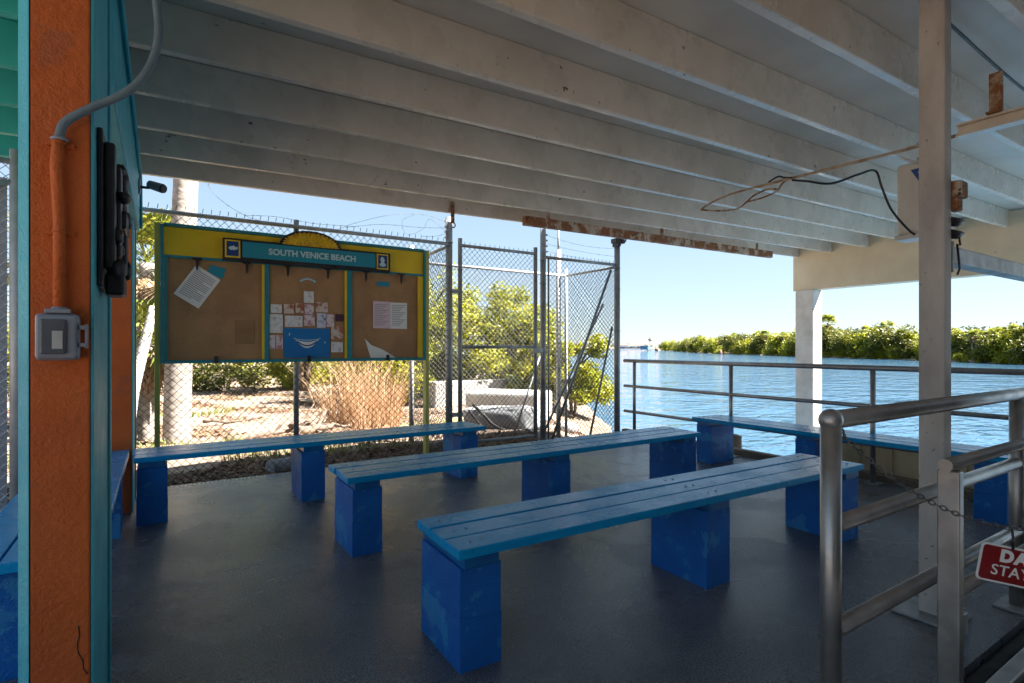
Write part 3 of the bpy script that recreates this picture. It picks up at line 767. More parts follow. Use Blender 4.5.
# ------------------------------------------------------------------ fittings on the near pillar
cd = thing('conduit', 'grey electrical conduit bending from the orange pillar up to the joists', 'conduit', (-.24, 2.0, 1.42))
MB().tube([(-.243, 2.017, 1.405), (-.243, 2.017, 1.66), (-.250, 2.017, 1.82), (-.244, 2.014, 1.90)], .0145, 10).build('painted_pipe', M['orange'], cd)
MB().tube(spline([(-.244, 2.014, 1.895), (-.228, 2.008, 1.945), (-.165, 2.0, 2.0), (-.09, 1.99, 2.055), (-.035, 1.985, 2.13), (-.005, 1.985, 2.24), (-.012, 1.985, 2.38), (-.035, 1.99, 2.60), (-.04, 1.99, 2.84)], 7), .0118, 12).build('flexible_pipe', M['conduitgrey'], cd)
MB().torus((-.243, 2.017, 1.895), .0165, .005, (1, 0, 0), (0, 1, 0)).build('coupling', M['boxgrey'], cd)
for z in (1.63, 1.885): MB().box(-.275, -.210, 2.028, 2.038, z - .007, z + .007).torus((-.243, 2.017, z), .0155, .003, (1, 0, 0), (0, 1, 0)).build('strap', M['orange'], cd, .002)
ox = thing('outlet_box', 'grey weatherproof outlet box with clear cover on the orange pillar', 'outlet box', (-.243, 2.02, 1.33))
MB().box(-.293, -.196, 1.985, 2.0385, 1.262, 1.395).build('housing', M['boxgrey'], ox, .012)
bd = MB().box(-.289, -.200, 1.972, 1.9845, 1.268, 1.389)
bd.build('cover', M['boxgrey'], ox, .010)
MB().box(-.279, -.222, 1.962, 1.9715, 1.280, 1.378).build('window', M['glassgrey'], ox, .008)
MB().box(-.252, -.229, 1.9600, 1.9618, 1.295, 1.345).build('receptacle', M['galvlight'], ox)
hx = MB().box(-.1955, -.176, 1.985, 1.999, 1.35, 1.362).box(-.1955, -.176, 1.985, 1.999, 1.30, 1.312).box(-.182, -.175, 1.985, 2.0, 1.296, 1.366)
hx.build('hasp', M['boxgrey'], ox, .002)
MB().box(-.272, -.214, 1.985, 2.01, 1.3955, 1.408).tube([(-.243, 2.017, 1.395), (-.243, 2.017, 1.415)], .019, 8).build('hub', M['boxgrey'], ox, .003)

bb = thing('black_rack', 'black plastic rack of slots on the side of the near orange pillar', 'rack', (-.166, 2.3, 1.48))
MB().box(-.165, -.150, 2.12, 2.55, 1.49, 1.985).build('back_plate', M['black'], bb, .004)
for i, (y0, y1, z0, z1, dx) in enumerate(((2.14, 2.22, 1.55, 1.95, .030), (2.22, 2.30, 1.60, 1.90, .042), (2.30, 2.40, 1.50, 1.86, .034), (2.40, 2.52, 1.56, 1.88, .050), (2.2, 2.34, 1.47, 1.54, .052), (2.26, 2.46, 1.70, 1.76, .056))):
    MB().box(-.1498, -.15 + dx, y0, y1, z0, z1).build('slot', M['black'], bb, .008)
random.seed(31)
for i in range(14):
    y = random.uniform(2.14, 2.48); z = random.uniform(1.50, 1.92); h = random.uniform(.02, .05)
    MB().ball((-.150 + random.uniform(.02, .052), y, z), 1, 9, 6, (.018, random.uniform(.02, .05), h), .15).build('knob', M['black'], bb)
MB().box(-.1498, -.118, 2.28, 2.40, 1.775, 1.795).build('metal_clip', M['galvlight'], bb, .002)

sc_ = thing('security_camera', 'small security camera on the blue beam end by the palm', 'camera', (-.14, 5.6, 2.67))
MB().tube([(-.155, 5.60, 2.66), (-.09, 5.60, 2.66), (-.05, 5.59, 2.67)], .012, 8).build('arm', M['black'], sc_)
MB().tube([(-.075, 5.62, 2.695), (.02, 5.54, 2.655)], [.036, .040], 12).build('body', M['boxgrey'], sc_)
MB().tube([(.0205, 5.5395, 2.6545), (.03, 5.532, 2.651)], [.040, .034], 12).build('lens', M['black'], sc_)
MB().box(-.154, -.14, 5.56, 5.64, 2.60, 2.72).build('mount', M['boxgrey'], sc_, .003)

# ------------------------------------------------------------------ roof fittings
rt = thing('rusty_track', 'rusty steel track hung under the outer joists above the gate', 'track', (6.0, 5.30, 2.75))
YT = 5.32
MB().hexa([(3.60, YT - .04, 2.735), (8.6, YT - .04, 2.79), (8.6, YT + .04, 2.79), (3.60, YT + .04, 2.735), (3.60, YT - .04, 2.845), (8.6, YT - .04, 2.90), (8.6, YT + .04, 2.90), (3.60, YT + .04, 2.845)]).build('channel', M['rust'], rt, .012)
for x in (3.95, 5.95, 8.2): MB().box(x - .03, x + .03, YT - .007, YT + .0, 2.84, 3.0).build('hanger', M['rust'], rt)
tag(MB().box(2.80, 2.845, 5.625, 5.632, 2.72, 2.97).torus((2.822, 5.62, 2.70), .03, .008, (1, 0, 0), (0, 0, 1)).build('rusty_hanger', M['rust']), 'short rusty strap with ring left of the rusty track', 'strap')

rc = thing('ceiling_conduit', 'thin rusty conduit running across under the joists', 'conduit', (4.78, 2.2, 2.8))
pipe('pipe', [(4.79, 3.15, 2.83), (4.76, 1.9, 2.80), (4.73, .6, 2.80), (4.7, -1.3, 2.80)], .0125, M['rustpipe'], rc)
pipe('pipe', spline([(4.79, 3.15, 2.83), (4.80, 3.4, 2.83), (4.82, 3.65, 2.80), (4.83, 3.78, 2.76)], 6), .010, M['rustpipe'], rc)
lw = MB()
lw.tube(spline([(4.83, 3.78, 2.76), (4.90, 3.6, 2.72), (4.98, 3.45, 2.72), (4.95, 3.30, 2.77), (4.88, 3.2, 2.78), (4.86, 3.05, 2.80), (4.92, 2.95, 2.79)], 7), .009, 6)
lw.tube(spline([(4.93, 3.3, 2.75), (4.95, 3.15, 2.76), (4.93, 3.0, 2.78), (4.88, 2.9, 2.83), (4.82, 2.8, 2.83)], 7), .008, 6)
lw.build('loose_wire', M['rust'], rc)
cbl = MB().tube(spline([(4.77, 2.75, 2.80), (4.80, 2.62, 2.76), (4.95, 2.5, 2.735), (5.10, 2.35, 2.80), (5.25, 2.28, 2.84), (5.30, 2.25, 2.70), (5.36, 2.2, 2.50), (5.50, 2.12, 2.32), (5.60, 2.08, 2.27)], 8), .010, 6)
tag(cbl.build('black_cable', M['black']), 'black cable drooping from the rusty conduit to the white box', 'cable')
tag(MB().tube(spline([(4.81, 3.0, 2.85), (4.80, 2.9, 2.875), (4.785, 2.83, 2.845), (4.77, 2.75, 2.82)], 6), .009, 6).build('black_cable', M['black']), 'short black cable loop tied to the rusty conduit', 'cable')
wb = thing('hoist_box', 'cream hoist motor box under the joists behind the grey post', 'box', (5.78, 2.1, 2.25))
MB().box(5.56, 5.75, 1.97, 2.245, 2.30, 2.93).build('casing', M['white'], wb, .03, seg=3)
MB().box(5.55, 5.76, 1.96, 2.255, 2.255, 2.298).build('base_lip', M['white'], wb, .006)
MB().prism([(2.13, 2.86), (2.01, 2.86), (2.01, 2.64)], 'x', 5.5565, 5.5595).build('sticker', M['sticker'], wb)
MB().prism([(2.075, 2.83), (2.02, 2.83), (2.02, 2.73)], 'x', 5.5545, 5.5562).build('sticker_mark', M['letters'], wb)

tr = thing('door_track', 'grey steel tube running right from the grey post', 'beam', (5.2, 1.12, 1.75))
MB().box(3.217, 7.29, 1.06, 1.14, 1.71, 1.79).build('tube', M['galv'], tr, .006)
MB().box(3.202, 3.2165, 1.05, 1.155, 1.66, 1.81).build('end_plate', M['galv'], tr, .002)
MB().tube([(3.25, 1.05, 1.80), (3.25, 1.04, 1.68), (3.25, 1.05, 1.65)], .005, 6).build('hook', M['black'], tr)
ur = thing('overhead_rail', 'grey overhead rail on a rusty bracket at upper right', 'rail', (4.1, 0, 2.6))
MB().box(4.06, 4.14, -1.6, 1.32, 2.575, 2.59).box(4.092, 4.108, -1.6, 1.32, 2.5905, 2.64).box(4.06, 4.14, -1.6, 1.32, 2.6405, 2.652).build('rail', M['joist'], ur)
for y in (1.14, -1.3): MB().box(4.085, 4.115, y - .03, y + .03, 2.6525, 2.90).box(4.03, 4.084, y - .03, y + .03, 2.6525, 2.665).build('bracket', M['rust'], ur, .003)
for i, (pts, lab) in enumerate((([(3.16, 1.17, 3.07), (3.6, 1.2, 3.06), (5.3, 1.22, 3.05), (7, 1.1, 3.08)], 'black cable stretched under the ceiling right of the grey post'),
                             ([(3.25, 1.0, 3.06), (3.6, 1.0, 3.05), (4.2, .98, 3.05), (5.5, .95, 3.07)], 'black cable nearest the upper right corner of the ceiling'))):
    tag(MB().tube(spline(pts, 6), .008, 6).build('black_cable', M['black']), lab, 'cable')

# ------------------------------------------------------------------ edge timber, piling and cream panel beyond the railing
tag(MB().box(5.835, 5.93, 1.0, 6.0, -.16, .07).build('edge_timber', M['timber'], None, .012), 'weathered timber along the deck edge under the railing', 'timber')
cp = thing('cream_panel', 'ribbed cream vinyl panel along the outside of the railing', 'panel', (5.98, 2.0, -.4))
MB().box(5.965, 5.985, .9, 3.35, -.9, .36).build('sheet', M['cream'], cp)
for i in range(9):
    y = .98 + i * .29
    MB().box(5.935, 5.9645, y, y + .05, -.9, .35).build('rib', M['cream'], cp, .008)
pil = thing('piling', 'brown timber piling in the water behind the railing', 'piling', (6.9, 4.85, -2))
MB().tube([(6.9, 4.85, -2.2), (6.9, 4.85, .02)], [.13, .12], 14).build('shaft', M['timber'], pil)
MB().tube([(6.9, 4.85, .021), (6.9, 4.85, .05)], [.125, .06], 14).build('cap', M['timber'], pil)

# ------------------------------------------------------------------ beyond the fence: concrete, rocks, driftwood, litter
def rock(name, c, sz, m, label, cat, seed=0, group=None):
    random.seed(seed)
    me = MB().ball(c, 1, 14, 9, sz, .07)
    return tag(me.build(name, m), label, cat, group)
cw = MB().box(5.5, 8.3, 11.9, 12.3, -.5, .46)
tag(cw.build('concrete_wall', M['concrete'], None, .03), 'low white concrete wall beyond the gate', 'wall')
cb = MB().obox((6.24, 9.75, .115), ((.6, -.8, 0), (.8, .6, 0), (0, 0, 1)), (1.55, 1.2, .49))
tag(cb.build('concrete_block', M['concrete'], None, .05), 'big pale concrete block lying beyond the gate', 'concrete block')
def boulder(c, ax, sz, p=.42, amp=.05, seed=1):
    rs = np.random.default_rng(seed); ph = rs.uniform(0, 6.28, 9)
    m = MB(); m.ball((0, 0, 0), 1, 40, 24); ax = [Vector(a).normalized() for a in ax]; out = []
    for v in m.v:
        q = [math.copysign(abs(t) ** p, t) for t in v]
        n_ = amp * (math.sin(3 * v[0] + ph[0]) * math.sin(4 * v[1] + ph[1]) + math.sin(5 * v[2] + ph[2] + 3 * v[0]) + .6 * math.sin(9 * v[0] + ph[3]) * math.sin(8 * v[1] + 6 * v[2] + ph[4]))
        pp = Vector(c)
        for a_, t, z in zip(ax, q, sz): pp += a_ * t * z * .5 * (1 + n_)
        out.append(tuple(pp))
    m.v = out; return m
rk = boulder((4.98, 8.02, .05), ((.55, -.83, .03), (.83, .55, -.05), (0, .05, 1)), (1.30, .9, .46))
tag(rk.build('grey_boulder', M['greyrock']), 'smooth grey boulder just beyond the gate', 'boulder')
hs = MB().tube(spline([(4.30, 7.85, .36), (4.42, 7.7, .20), (4.52, 7.55, .04), (4.72, 7.42, -.05), (5.1, 7.36, -.06), (5.5, 7.4, -.04)], 8), .026, 8)
hs.tube(spline([(4.20, 7.8, .28), (4.27, 7.66, .12), (4.36, 7.5, -.06)], 6), .02, 8)
tag(hs.build('hose', M['rubber']), 'black hose curling around the grey boulder', 'hose')
for i, (x, y, s) in enumerate(((5.55, 7.9, .20), (5.9, 8.3, .26), (5.2, 8.6, .18), (6.3, 7.9, .22), (5.6, 7.0, .12), (5.2, 6.75, .10), (6.35, 7.2, .18))):
    rock('rock', (x, y, groundz(x, y) + s * .2), (s, s * .85, s * .6), M['concrete'], 'pale rubble rock on the bank right of the grey boulder', 'rock', i, 'rubble rocks on the bank')
sb = MB().tube([(.98, 6.28, -.02), (1.25, 6.36, -.02)], [.115, .115], 16)
tag(sb.build('concrete_cylinder', M['greyrock'], None, .012), 'short grey concrete cylinder on the sand under the fence', 'concrete cylinder')
random.seed(3)
lab = ['dark driftwood branch lying left of the fence post', 'pale driftwood branch pointing at the dry grass', 'crooked driftwood branch on top of the wood pile',
       'thin driftwood stick nearest the fence', 'short thick driftwood log in the wood pile', 'long driftwood branch behind the wood pile']
for i, (x, y, a, L, r) in enumerate(((1.55, 9.2, .3, 1.5, .05), (2.35, 9.7, -.4, 1.0, .045), (2.0, 9.5, .9, .8, .04), (1.6, 8.0, .1, .9, .022), (2.15, 9.3, .0, .6, .08), (1.2, 11.5, .15, 1.1, .035))):
    z = groundz(x, y) + r * .6 + (.12 if i in (2,) else 0)
    pts = [(x + math.cos(a) * L * (t / 6 - .5) + random.uniform(-.03, .03), y + math.sin(a) * L * (t / 6 - .5) + random.uniform(-.05, .05), z + random.uniform(-.0, .06)) for t in range(7)]
    m = MB().tube(pts, [r * (1 - .09 * t) for t in range(7)], 7)
    q = Vector(pts[3]); m.tube([q, q + Vector((.1, .14, .1)), q + Vector((.2, .22, .24))], [r * .6, r * .45, r * .2], 6)
    tag(m.build('driftwood', M['drift']), lab[i], 'driftwood', 'driftwood on the sand')
random.seed(5)
for i in range(9):
    x, y = 2.75 + random.uniform(-.35, .5), 8.7 + random.uniform(-.4, .4); a = random.uniform(0, 3)
    m = MB().obox((x, y, groundz(x, y) + .03), ((math.cos(a), math.sin(a), random.uniform(-.3, .3)), (-math.sin(a), math.cos(a), 0), (random.uniform(-.3, .3), 0, 1)), (.19, .09, .06))
    tag(m.build('brick', M['brick'], None, .008), 'broken red brick in the rubble by the dry grass', 'brick', 'broken bricks by the dry grass')

def scatter(n, area, size, flat=.35, keep=None):
    m = MB(); k = 0
    V = []; Fc = []
    while k < n:
        x = rng.uniform(area[0], area[1]); y = rng.uniform(area[2], area[3])
        if shore(y) - x < .4 or (keep and not keep(x, y)): continue
        s = size * rng.uniform(.4, 1.4); a = rng.uniform(0, 6.28); t1 = rng.uniform(-flat, flat); t2 = rng.uniform(-flat, flat)
        c = Vector((x, y, groundz(x, y) + .015 + s * .1))
        u_ = Vector((math.cos(a), math.sin(a), t1)) * s; v_ = Vector((-math.sin(a), math.cos(a), t2)) * s * rng.uniform(.2, .6)
        o = len(V); V += [c - u_, c + v_, c + u_, c - v_]; Fc.append((o, o + 1, o + 2, o + 3)); k += 1
    m._add(V, Fc); return m
def patch(x, y): return math.sin(x * 1.7 + 1) * math.sin(y * 1.3) + math.sin(x * 4.1 + y * 2.3) * .6 + rng.uniform(-.6, .6) > .35
tag(scatter(20000, (-3, 7, 6.2, 20), .045, .5, patch).build('leaf_litter', M['litter']), kind='stuff')
tag(scatter(8000, (-2, 4.8, 6.04, 6.9), .035, .6).build('leaf_litter', M['litter']), kind='stuff')
tag(scatter(5000, (-8, 9, 9, 26), .05, .5, patch).build('sand_debris', M['deadfrond']), kind='stuff')

def blades(n, cx, cy, rx, ry, h, w, m0=None, lean=.4):
    m = MB(); V = []; Fc = []
    for k in range(n):
        a = rng.uniform(0, 6.28); rr = math.sqrt(rng.uniform(0, 1))
        x = cx + rx * rr * math.cos(a); y = cy + ry * rr * math.sin(a); z = groundz(x, y)
        hh = h * rng.uniform(.25, 1.12); b = rng.uniform(0, 6.28)
        ld = Vector((math.cos(a) * .6 + rng.uniform(-.6, .6), math.sin(a) * .6 + rng.uniform(-.6, .6), 0)) * lean * hh
        wd = Vector((math.cos(b), math.sin(b), 0)) * w
        p0 = Vector((x, y, z)); p1 = p0 + Vector((0, 0, hh * .6)) + ld * .35; p2 = p0 + Vector((0, 0, hh)) + ld
        o = len(V); V += [p0 - wd, p0 + wd, p1 - wd * .8, p1 + wd * .8, p2]
        Fc += [(o, o + 1, o + 3, o + 2), (o + 2, o + 3, o + 4)]
    m._add(V, Fc); return m
for x, y, rx, ry, h, n, lab in ((2.75, 10.1, .30, .22, 1.25, 260, 'ragged dry grass tuft at the left of the dry grass patch'),
                                (3.12, 9.9, .36, .30, 1.45, 330, 'tallest dry grass tuft in the middle of the patch'),
                                (3.50, 9.7, .26, .30, 1.15, 240, 'dry grass tuft at the right of the patch near the cage'),
                                (3.72, 10.9, .50, .40, 1.4, 300, 'pale dry grass behind the other tufts'),
                                (3.0, 9.3, .25, .16, .55, 110, 'short dry grass tuft in front of the patch')):
    tag(blades(n, x, y, rx, ry, h, .0045, lean=.55).build('dry_grass', M['drygrass']), lab, 'grass clump', 'dry grass clumps')
gr = MB()
for (x, y, n) in ((.2, 8.6, 260), (1.4, 7.2, 260), (-.6, 10.5, 220), (2.3, 7.0, 200), (.6, 13.5, 300), (-1.2, 8.2, 260)):
    b = blades(n, x, y, .8, .35, .16, .006, lean=.7); gr._add(b.v, b.f)
tag(gr.build('sand_grass', M['grass']), kind='stuff')

# ------------------------------------------------------------------ plants
def leafcloud(clumps, n, size, jit=.9, up=.35):
    """clumps: (centre, radius). Leaf quads spread through each clump's volume, denser near its skin."""
    tot = sum(r ** 2 for c, r in clumps); V = []; Fc = []
    for c, r in clumps:
        k = max(6, int(n * r * r / tot)); c = np.array(c, float)
        d = rng.normal(size=(k, 3)); d /= np.linalg.norm(d, axis=1)[:, None]
        rad = r * rng.uniform(.03, 1.6, k) ** .55
        p = c + d * rad[:, None] * np.array([1, 1, .82])
        a = rng.normal(size=(k, 3)); a[:, 2] *= .6; a /= np.linalg.norm(a, axis=1)[:, None]
        b = np.cross(a, rng.normal(size=(k, 3)) * .6 + d * .4 + np.array([0, 0, up])); b /= (np.linalg.norm(b, axis=1)[:, None] + 1e-6)
        s = size * rng.uniform(.6, 1.3, k)[:, None]
        q = np.stack([p - a * s, p + b * s * .45, p + a * s, p - b * s * .45], 1).reshape(-1, 3)
        o = len(V); V += q.tolist(); Fc += [(o + 4 * i, o + 4 * i + 1, o + 4 * i + 2, o + 4 * i + 3) for i in range(k)]
    m = MB(); m.v = [tuple(p) for p in V]; m.f = Fc; m.sm = [False] * len(Fc); return m

def bushy_tree(name, label, cat, x, y, h, w, n, leaf, m, nclump=18, group=None, base=None, low=.15, seed=1):
    rs = np.random.default_rng(seed)
    z0 = groundz(x, y) if base is None else base
    t = thing(name, label, cat, (x, y, z0), 0, group)
    tips = []
    for k in range(int(nclump * 1.7)):
        a = rs.uniform(0, 6.28); rr = w * math.sqrt(rs.uniform(0, 1)) * .85; zz = z0 + h * (low + (1 - low) * rs.uniform(.1, .95) * (1 - .45 * (rr / w) ** 2))
        tips.append(((x + rr * math.cos(a), y + rr * math.sin(a) * .8, zz), w * rs.uniform(.13, .32)))
    tr_ = MB()
    for c, r in tips[::3]:
        c = Vector(c); mid = Vector((x, y, z0 + h * .3)) + (c - Vector((x, y, z0))) * .25
        tr_.tube(spline([(x + (c.x - x) * .05, y + (c.y - y) * .05, z0 - .1), mid, c], 4), [h * .018 * (1 - i * .08) for i in range(9)], 6)
    tr_.build('trunk', M['wood'], t)
    leafcloud(tips, n, leaf).build('crown', m, t)
    return t
bushy_tree('sea_grape_tree', 'bright green rounded tree seen through the gate', 'tree', 8.0, 13.2, 3.6, 1.8, 17000, .062, M['leafY'], 20, seed=3)
bushy_tree('sea_grape_tree', 'bright green shrub tree low over the water right of the gate post', 'tree', 8.75, 10.7, 2.45, 1.1, 10000, .055, M['leafY'], 16, seed=4, low=.05)
bushy_tree('sea_grape_tree', 'tall sparse green tree behind the left half of the gate', 'tree', 6.7, 15.6, 4.3, 1.9, 4200, .065, M['leafY'], 20, seed=5, low=.25)
bushy_tree('sea_grape_tree', 'yellow green bush filling the gap right of the notice board', 'tree', 4.95, 13.4, 3.6, 1.5, 11000, .06, M['leafY'], 20, seed=6, low=.05)
bushy_tree('sea_grape_tree', 'wide green tree whose top shows over the notice board', 'tree', 3.9, 18.4, 5.1, 2.0, 7000, .08, M['leafY'], 22, seed=7, low=.2)
bushy_tree('sea_grape_tree', 'rounded green bush at the water edge right of the block', 'tree', 9.7, 14.6, 1.9, 1.3, 7000, .062, M['leafY'], 18, seed=8, low=.0)
bushy_tree('sea_grape_tree', 'leafy bush low behind the white concrete wall', 'tree', 7.1, 14.2, 1.7, 1.25, 7000, .062, M['leafY'], 16, seed=9, low=.0)
bushy_tree('sea_grape_tree', 'low leafy tree between the block and the antenna pole', 'tree', 8.15, 11.4, 2.0, .9, 7000, .06, M['leafY'], 14, seed=11, low=.0)
bushy_tree('sea_grape_tree', 'tall thin leafed tree between the notice board and the gate', 'tree', 5.55, 14.4, 4.2, 1.45, 5200, .055, M['leafY'], 24, seed=12, low=.15)
labs = ['dark green shrub at the left end of the far sand', 'low green shrub behind the palm trunk on the far sand', 'ragged dark shrub under the left cork panel', 'wide green shrub under the middle cork panel',
        'small bright shrub under the blue poster', 'brownish shrub behind the dry grass', 'tall shrub left of the cage']
for i, (x, y, h, w, m) in enumerate(((-4.6, 19, 2.6, 1.6, 'leafD'), (-2.2, 20, 1.5, 1.3, 'leafD'), (-.2, 20.5, 1.05, 1.3, 'leafD'), (1.9, 21, 1.05, 1.35, 'leafM'), (3.9, 20, 1.2, 1.0, 'leafY'), (5.6, 21.5, 1.8, 1.4, 'leafM'), (5.9, 17.8, 2.2, 1.2, 'leafY'))):
    bushy_tree('shrub', labs[i], 'shrub', x, y, h * .8, w * 1.15, 3600, .06, M[m], 14, 'shrubs along the far edge of the sand', seed=20 + i, low=0)
random.seed(9)
cl_ = [((rng.uniform(-22, 12), rng.uniform(25, 33), rng.uniform(-.2, 2.6)), rng.uniform(.8, 1.7)) for k in range(130)]
cl_ = [c for c in cl_ if shore(c[0][1]) - c[0][0] > 2]
tag(leafcloud(cl_, 15000, .17).build('background_thicket', M['leafM']), kind='stuff')

def palm(name, label, x, y, h, r, lean=(0, 0), fronds=22, fl=1.6, group=None, base=None, dead=8, fan=True, seed=1):
    rs = np.random.default_rng(seed)
    z0 = (groundz(x, y) if base is None else base) - .05
    t = thing(name, label, 'palm', (x, y, z0), 0, group)
    n = max(6, int(h / .10)); pts = []; rad = []
    for i in range(n + 1):
        k = i / n
        pts.append((x + lean[0] * k ** 1.3, y + lean[1] * k ** 1.3, z0 + h * k)); rad.append(r * (1.12 - .2 * k + rs.uniform(-.015, .025)))
    MB().tube(pts, rad, 14).build('trunk', M['bark'], t)
    top = Vector(pts[-1])
    for nm, cnt, mm in (('crown', fronds, M['leafP']), ('dead_fronds', dead, M['deadfrond'])):
        if not cnt: continue
        V = []; Fc = []
        for k in range(cnt):
            a = rs.uniform(0, 6.28); el = rs.uniform(-.35, 1.25) if nm == 'crown' else rs.uniform(-1.4, -.7)
            L = fl * rs.uniform(.8, 1.1) * (.75 if nm != 'crown' else 1)
            d = Vector((math.cos(a) * math.cos(el), math.sin(a) * math.cos(el), math.sin(el))); side = Vector((-math.sin(a), math.cos(a), 0))
            hub = top + d * L * .45
            w = side * .012
            o = len(V); V += [top - w, top + w, hub + w, hub - w]; Fc.append((o, o + 1, o + 2, o + 3))
            up = d.cross(side).normalized()
            for j in range(17):
                th = R(-100 + 200 * j / 16); bl = L * .58 * (1 - .25 * abs(j - 8) / 8) * rs.uniform(.85, 1.1)
                dd = (d * math.cos(th) + side * math.sin(th)).normalized()
                tip = hub + dd * bl - Vector((0, 0, bl * rs.uniform(.12, .40)))
                mid = hub + dd * bl * .55 + up * .01
                ws = (side * math.cos(th) - d * math.sin(th)) * bl * .055
                o = len(V); V += [hub, mid - ws, mid + ws, tip]; Fc += [(o, o + 1, o + 3, o + 2)]
        m = MB(); m._add(V, Fc); m.build(nm, mm, t)
    return t
palm('cabbage_palm', 'thick grey ringed palm trunk rising behind the notice board', .21, 9.6, 7.0, .165, (.25, .2), 26, 1.9, dead=6, seed=1)
palm('cabbage_palm', 'young palm with yellow green fan fronds beside the far orange pillar', -.22, 11.0, 2.9, .14, (.05, .05), 26, 1.25, dead=10, seed=2)
palm('cabbage_palm', 'low yellow green palm with hanging dead fronds under the young palm', -.16, 10.3, 1.55, .12, (.03, .03), 22, 1.0, dead=16, seed=6)
palm('cabbage_palm', 'short bushy palm behind the young palm', -1.6, 13.4, 3.0, .15, (.1, 0), 24, 1.4, dead=6, seed=3)
tag(MB().tube(spline([(-.42, 9.4, -.2), (-.34, 9.5, .6), (-.20, 9.6, 1.3), (-.08, 9.7, 1.9)], 5), [.10 - .003 * i for i in range(16)], 10).build('leaning_trunk', M['concrete']), 'pale bare trunk leaning beside the far orange pillar', 'trunk')
bushy_tree('shrub', 'low leafy shrub at the foot of the young palm', 'shrub', -.9, 10.2, 1.0, .6, 1400, .07, M['leafY'], 10, seed=40, low=0)

# ------------------------------------------------------------------ the island across the water and the far shore
isl = [(655, 352), (672, 300), (700, 191), (760, 143), (850, 104), (940, 82), (1024, 67), (1100, 57), (1180, 50)]
Cc, Ss = .8401, .5424
IP = []
for px, dd in isl:
    uu = (px - 512) / 545; IP.append(Vector((dd * (Cc * uu + Ss), dd * (Cc - Ss * uu), 0)))
def along(t):
    k = t * (len(IP) - 1); i = min(int(k), len(IP) - 2); return IP[i].lerp(IP[i + 1], k - i)
away = Vector((.80, .60, 0))
gi = MB(); n = 60; vs = []
for i in range(n + 1):
    p = along(i / n); j = random.uniform(-.8, .8)
    for dd, zz in ((-1.5 + j, -1.3), (.6 + j, -.72), (6, -.3), (34, -.3), (40, -1.4)): vs.append((p.x + away.x * dd, p.y + away.y * dd, zz))
gi._add(vs, [(i * 5 + k, (i + 1) * 5 + k, (i + 1) * 5 + k + 1, i * 5 + k + 1) for i in range(n) for k in range(4)], True)
tag(gi.build('island_ground', M['islesand']), kind='structure')

def crown_mesh(seed, h, w, n, leaf, m, nm):
    rs = np.random.default_rng(seed); cl = []
    for k in range(16):
        a = rs.uniform(0, 6.28); rr = w * math.sqrt(rs.uniform(0, 1)) * .8
        cl.append(((rr * math.cos(a), rr * math.sin(a), h * (.12 + .75 * rs.uniform(0, 1) * (1 - .4 * (rr / w) ** 2))), w * rs.uniform(.26, .46)))
    mb = leafcloud(cl, n, leaf)
    for c, r in cl[::3]: mb.tube([(c[0] * .2, c[1] * .2, -.3), (c[0] * .6, c[1] * .6, c[2] * .5), c], [.09, .07, .03], 5, False)
    o = mb.build(nm, m); me = o.data; bpy.data.objects.remove(o); return me
mang = [crown_mesh(60 + k, 4.2, 2.6, 3200, .185, M['leafY' if k % 2 == 0 else 'leafM'], 'mangrove_tree') for k in range(5)]
low = [crown_mesh(80 + k, 1.9, 1.9, 1600, .16, M['leafY'], 'mangrove_bush') for k in range(3)]
def palm_mesh(seed):
    t = palm('tmp', 'x', 0, 0, 4.6, .16, (.2, .1), 26, 1.7, base=0, dead=12, seed=seed)
    mb = []
    for ch in list(t.children):
        mb.append(ch.data); bpy.data.objects.remove(ch)
    bpy.data.objects.remove(t)
    bm = bmesh.new()
    me = bpy.data.meshes.new('cabbage_palm')
    off = 0
    for k, d in enumerate(mb):
        nf = len(bm.faces); bm.from_mesh(d); bm.faces.ensure_lookup_table()
        for f_ in bm.faces[nf:]: f_.material_index = k
        me.materials.append(d.materials[0])
    bm.to_mesh(me); bm.free(); return me
palms = [palm_mesh(100 + k) for k in range(3)]
random.seed(21)
def place(me, nm, p, s, label, cat, group, sz=None):
    o = bpy.data.objects.new(nm, me); COL.objects.link(o)
    o.location = p; o.scale = (s, s, s * (sz or 1)); o.rotation_euler = (0, 0, random.uniform(0, 6.28))
    return tag(o, label, cat, group)
for i in range(66):
    t = .06 + .94 * (i + random.uniform(0, .9)) / 66; p = along(t); dd = random.uniform(2.0, 7.5)
    far = p.length; s = (.95 if far < 110 else 1.32) * random.uniform(.75, 1.15)
    if t < .22: s *= .8 + t * .9
    place(random.choice(mang), 'mangrove_tree', (p.x + away.x * dd, p.y + away.y * dd, -.6), s, 'mangrove tree in the green tree line across the water', 'tree', 'mangroves on the far island')
for i in range(46):
    t = .05 + .95 * (i + random.uniform(0, .9)) / 46; p = along(t); dd = random.uniform(.4, 1.8); far = p.length
    place(random.choice(low), 'mangrove_bush', (p.x + away.x * dd, p.y + away.y * dd, -.8), (.8 if far < 110 else 1.2) * random.uniform(.6, 1.1), 'low bright mangrove bush on the waterline across the water', 'bush', 'mangrove bushes on the island waterline')
for i in range(76):
    t = .22 + .78 * (i + random.uniform(0, .9)) / 76; p = along(t); dd = random.uniform(1.5, 6); far = p.length
    place(random.choice(palms), 'cabbage_palm', (p.x + away.x * dd, p.y + away.y * dd, random.uniform(-.6, .1)), (.70 if far < 110 else .98) * random.uniform(.6, 1.1), 'cabbage palm among the mangroves across the water', 'palm', 'cabbage palms on the far island')
uu = (828 - 512) / 545; dd = 116
place(palms[0], 'cabbage_palm', (dd * (Cc * uu + Ss), dd * (Cc - Ss * uu), -.5), 1.5, 'tallest palm of the island, just right of the white column', 'palm', 'cabbage palms on the far island')
cl_ = []
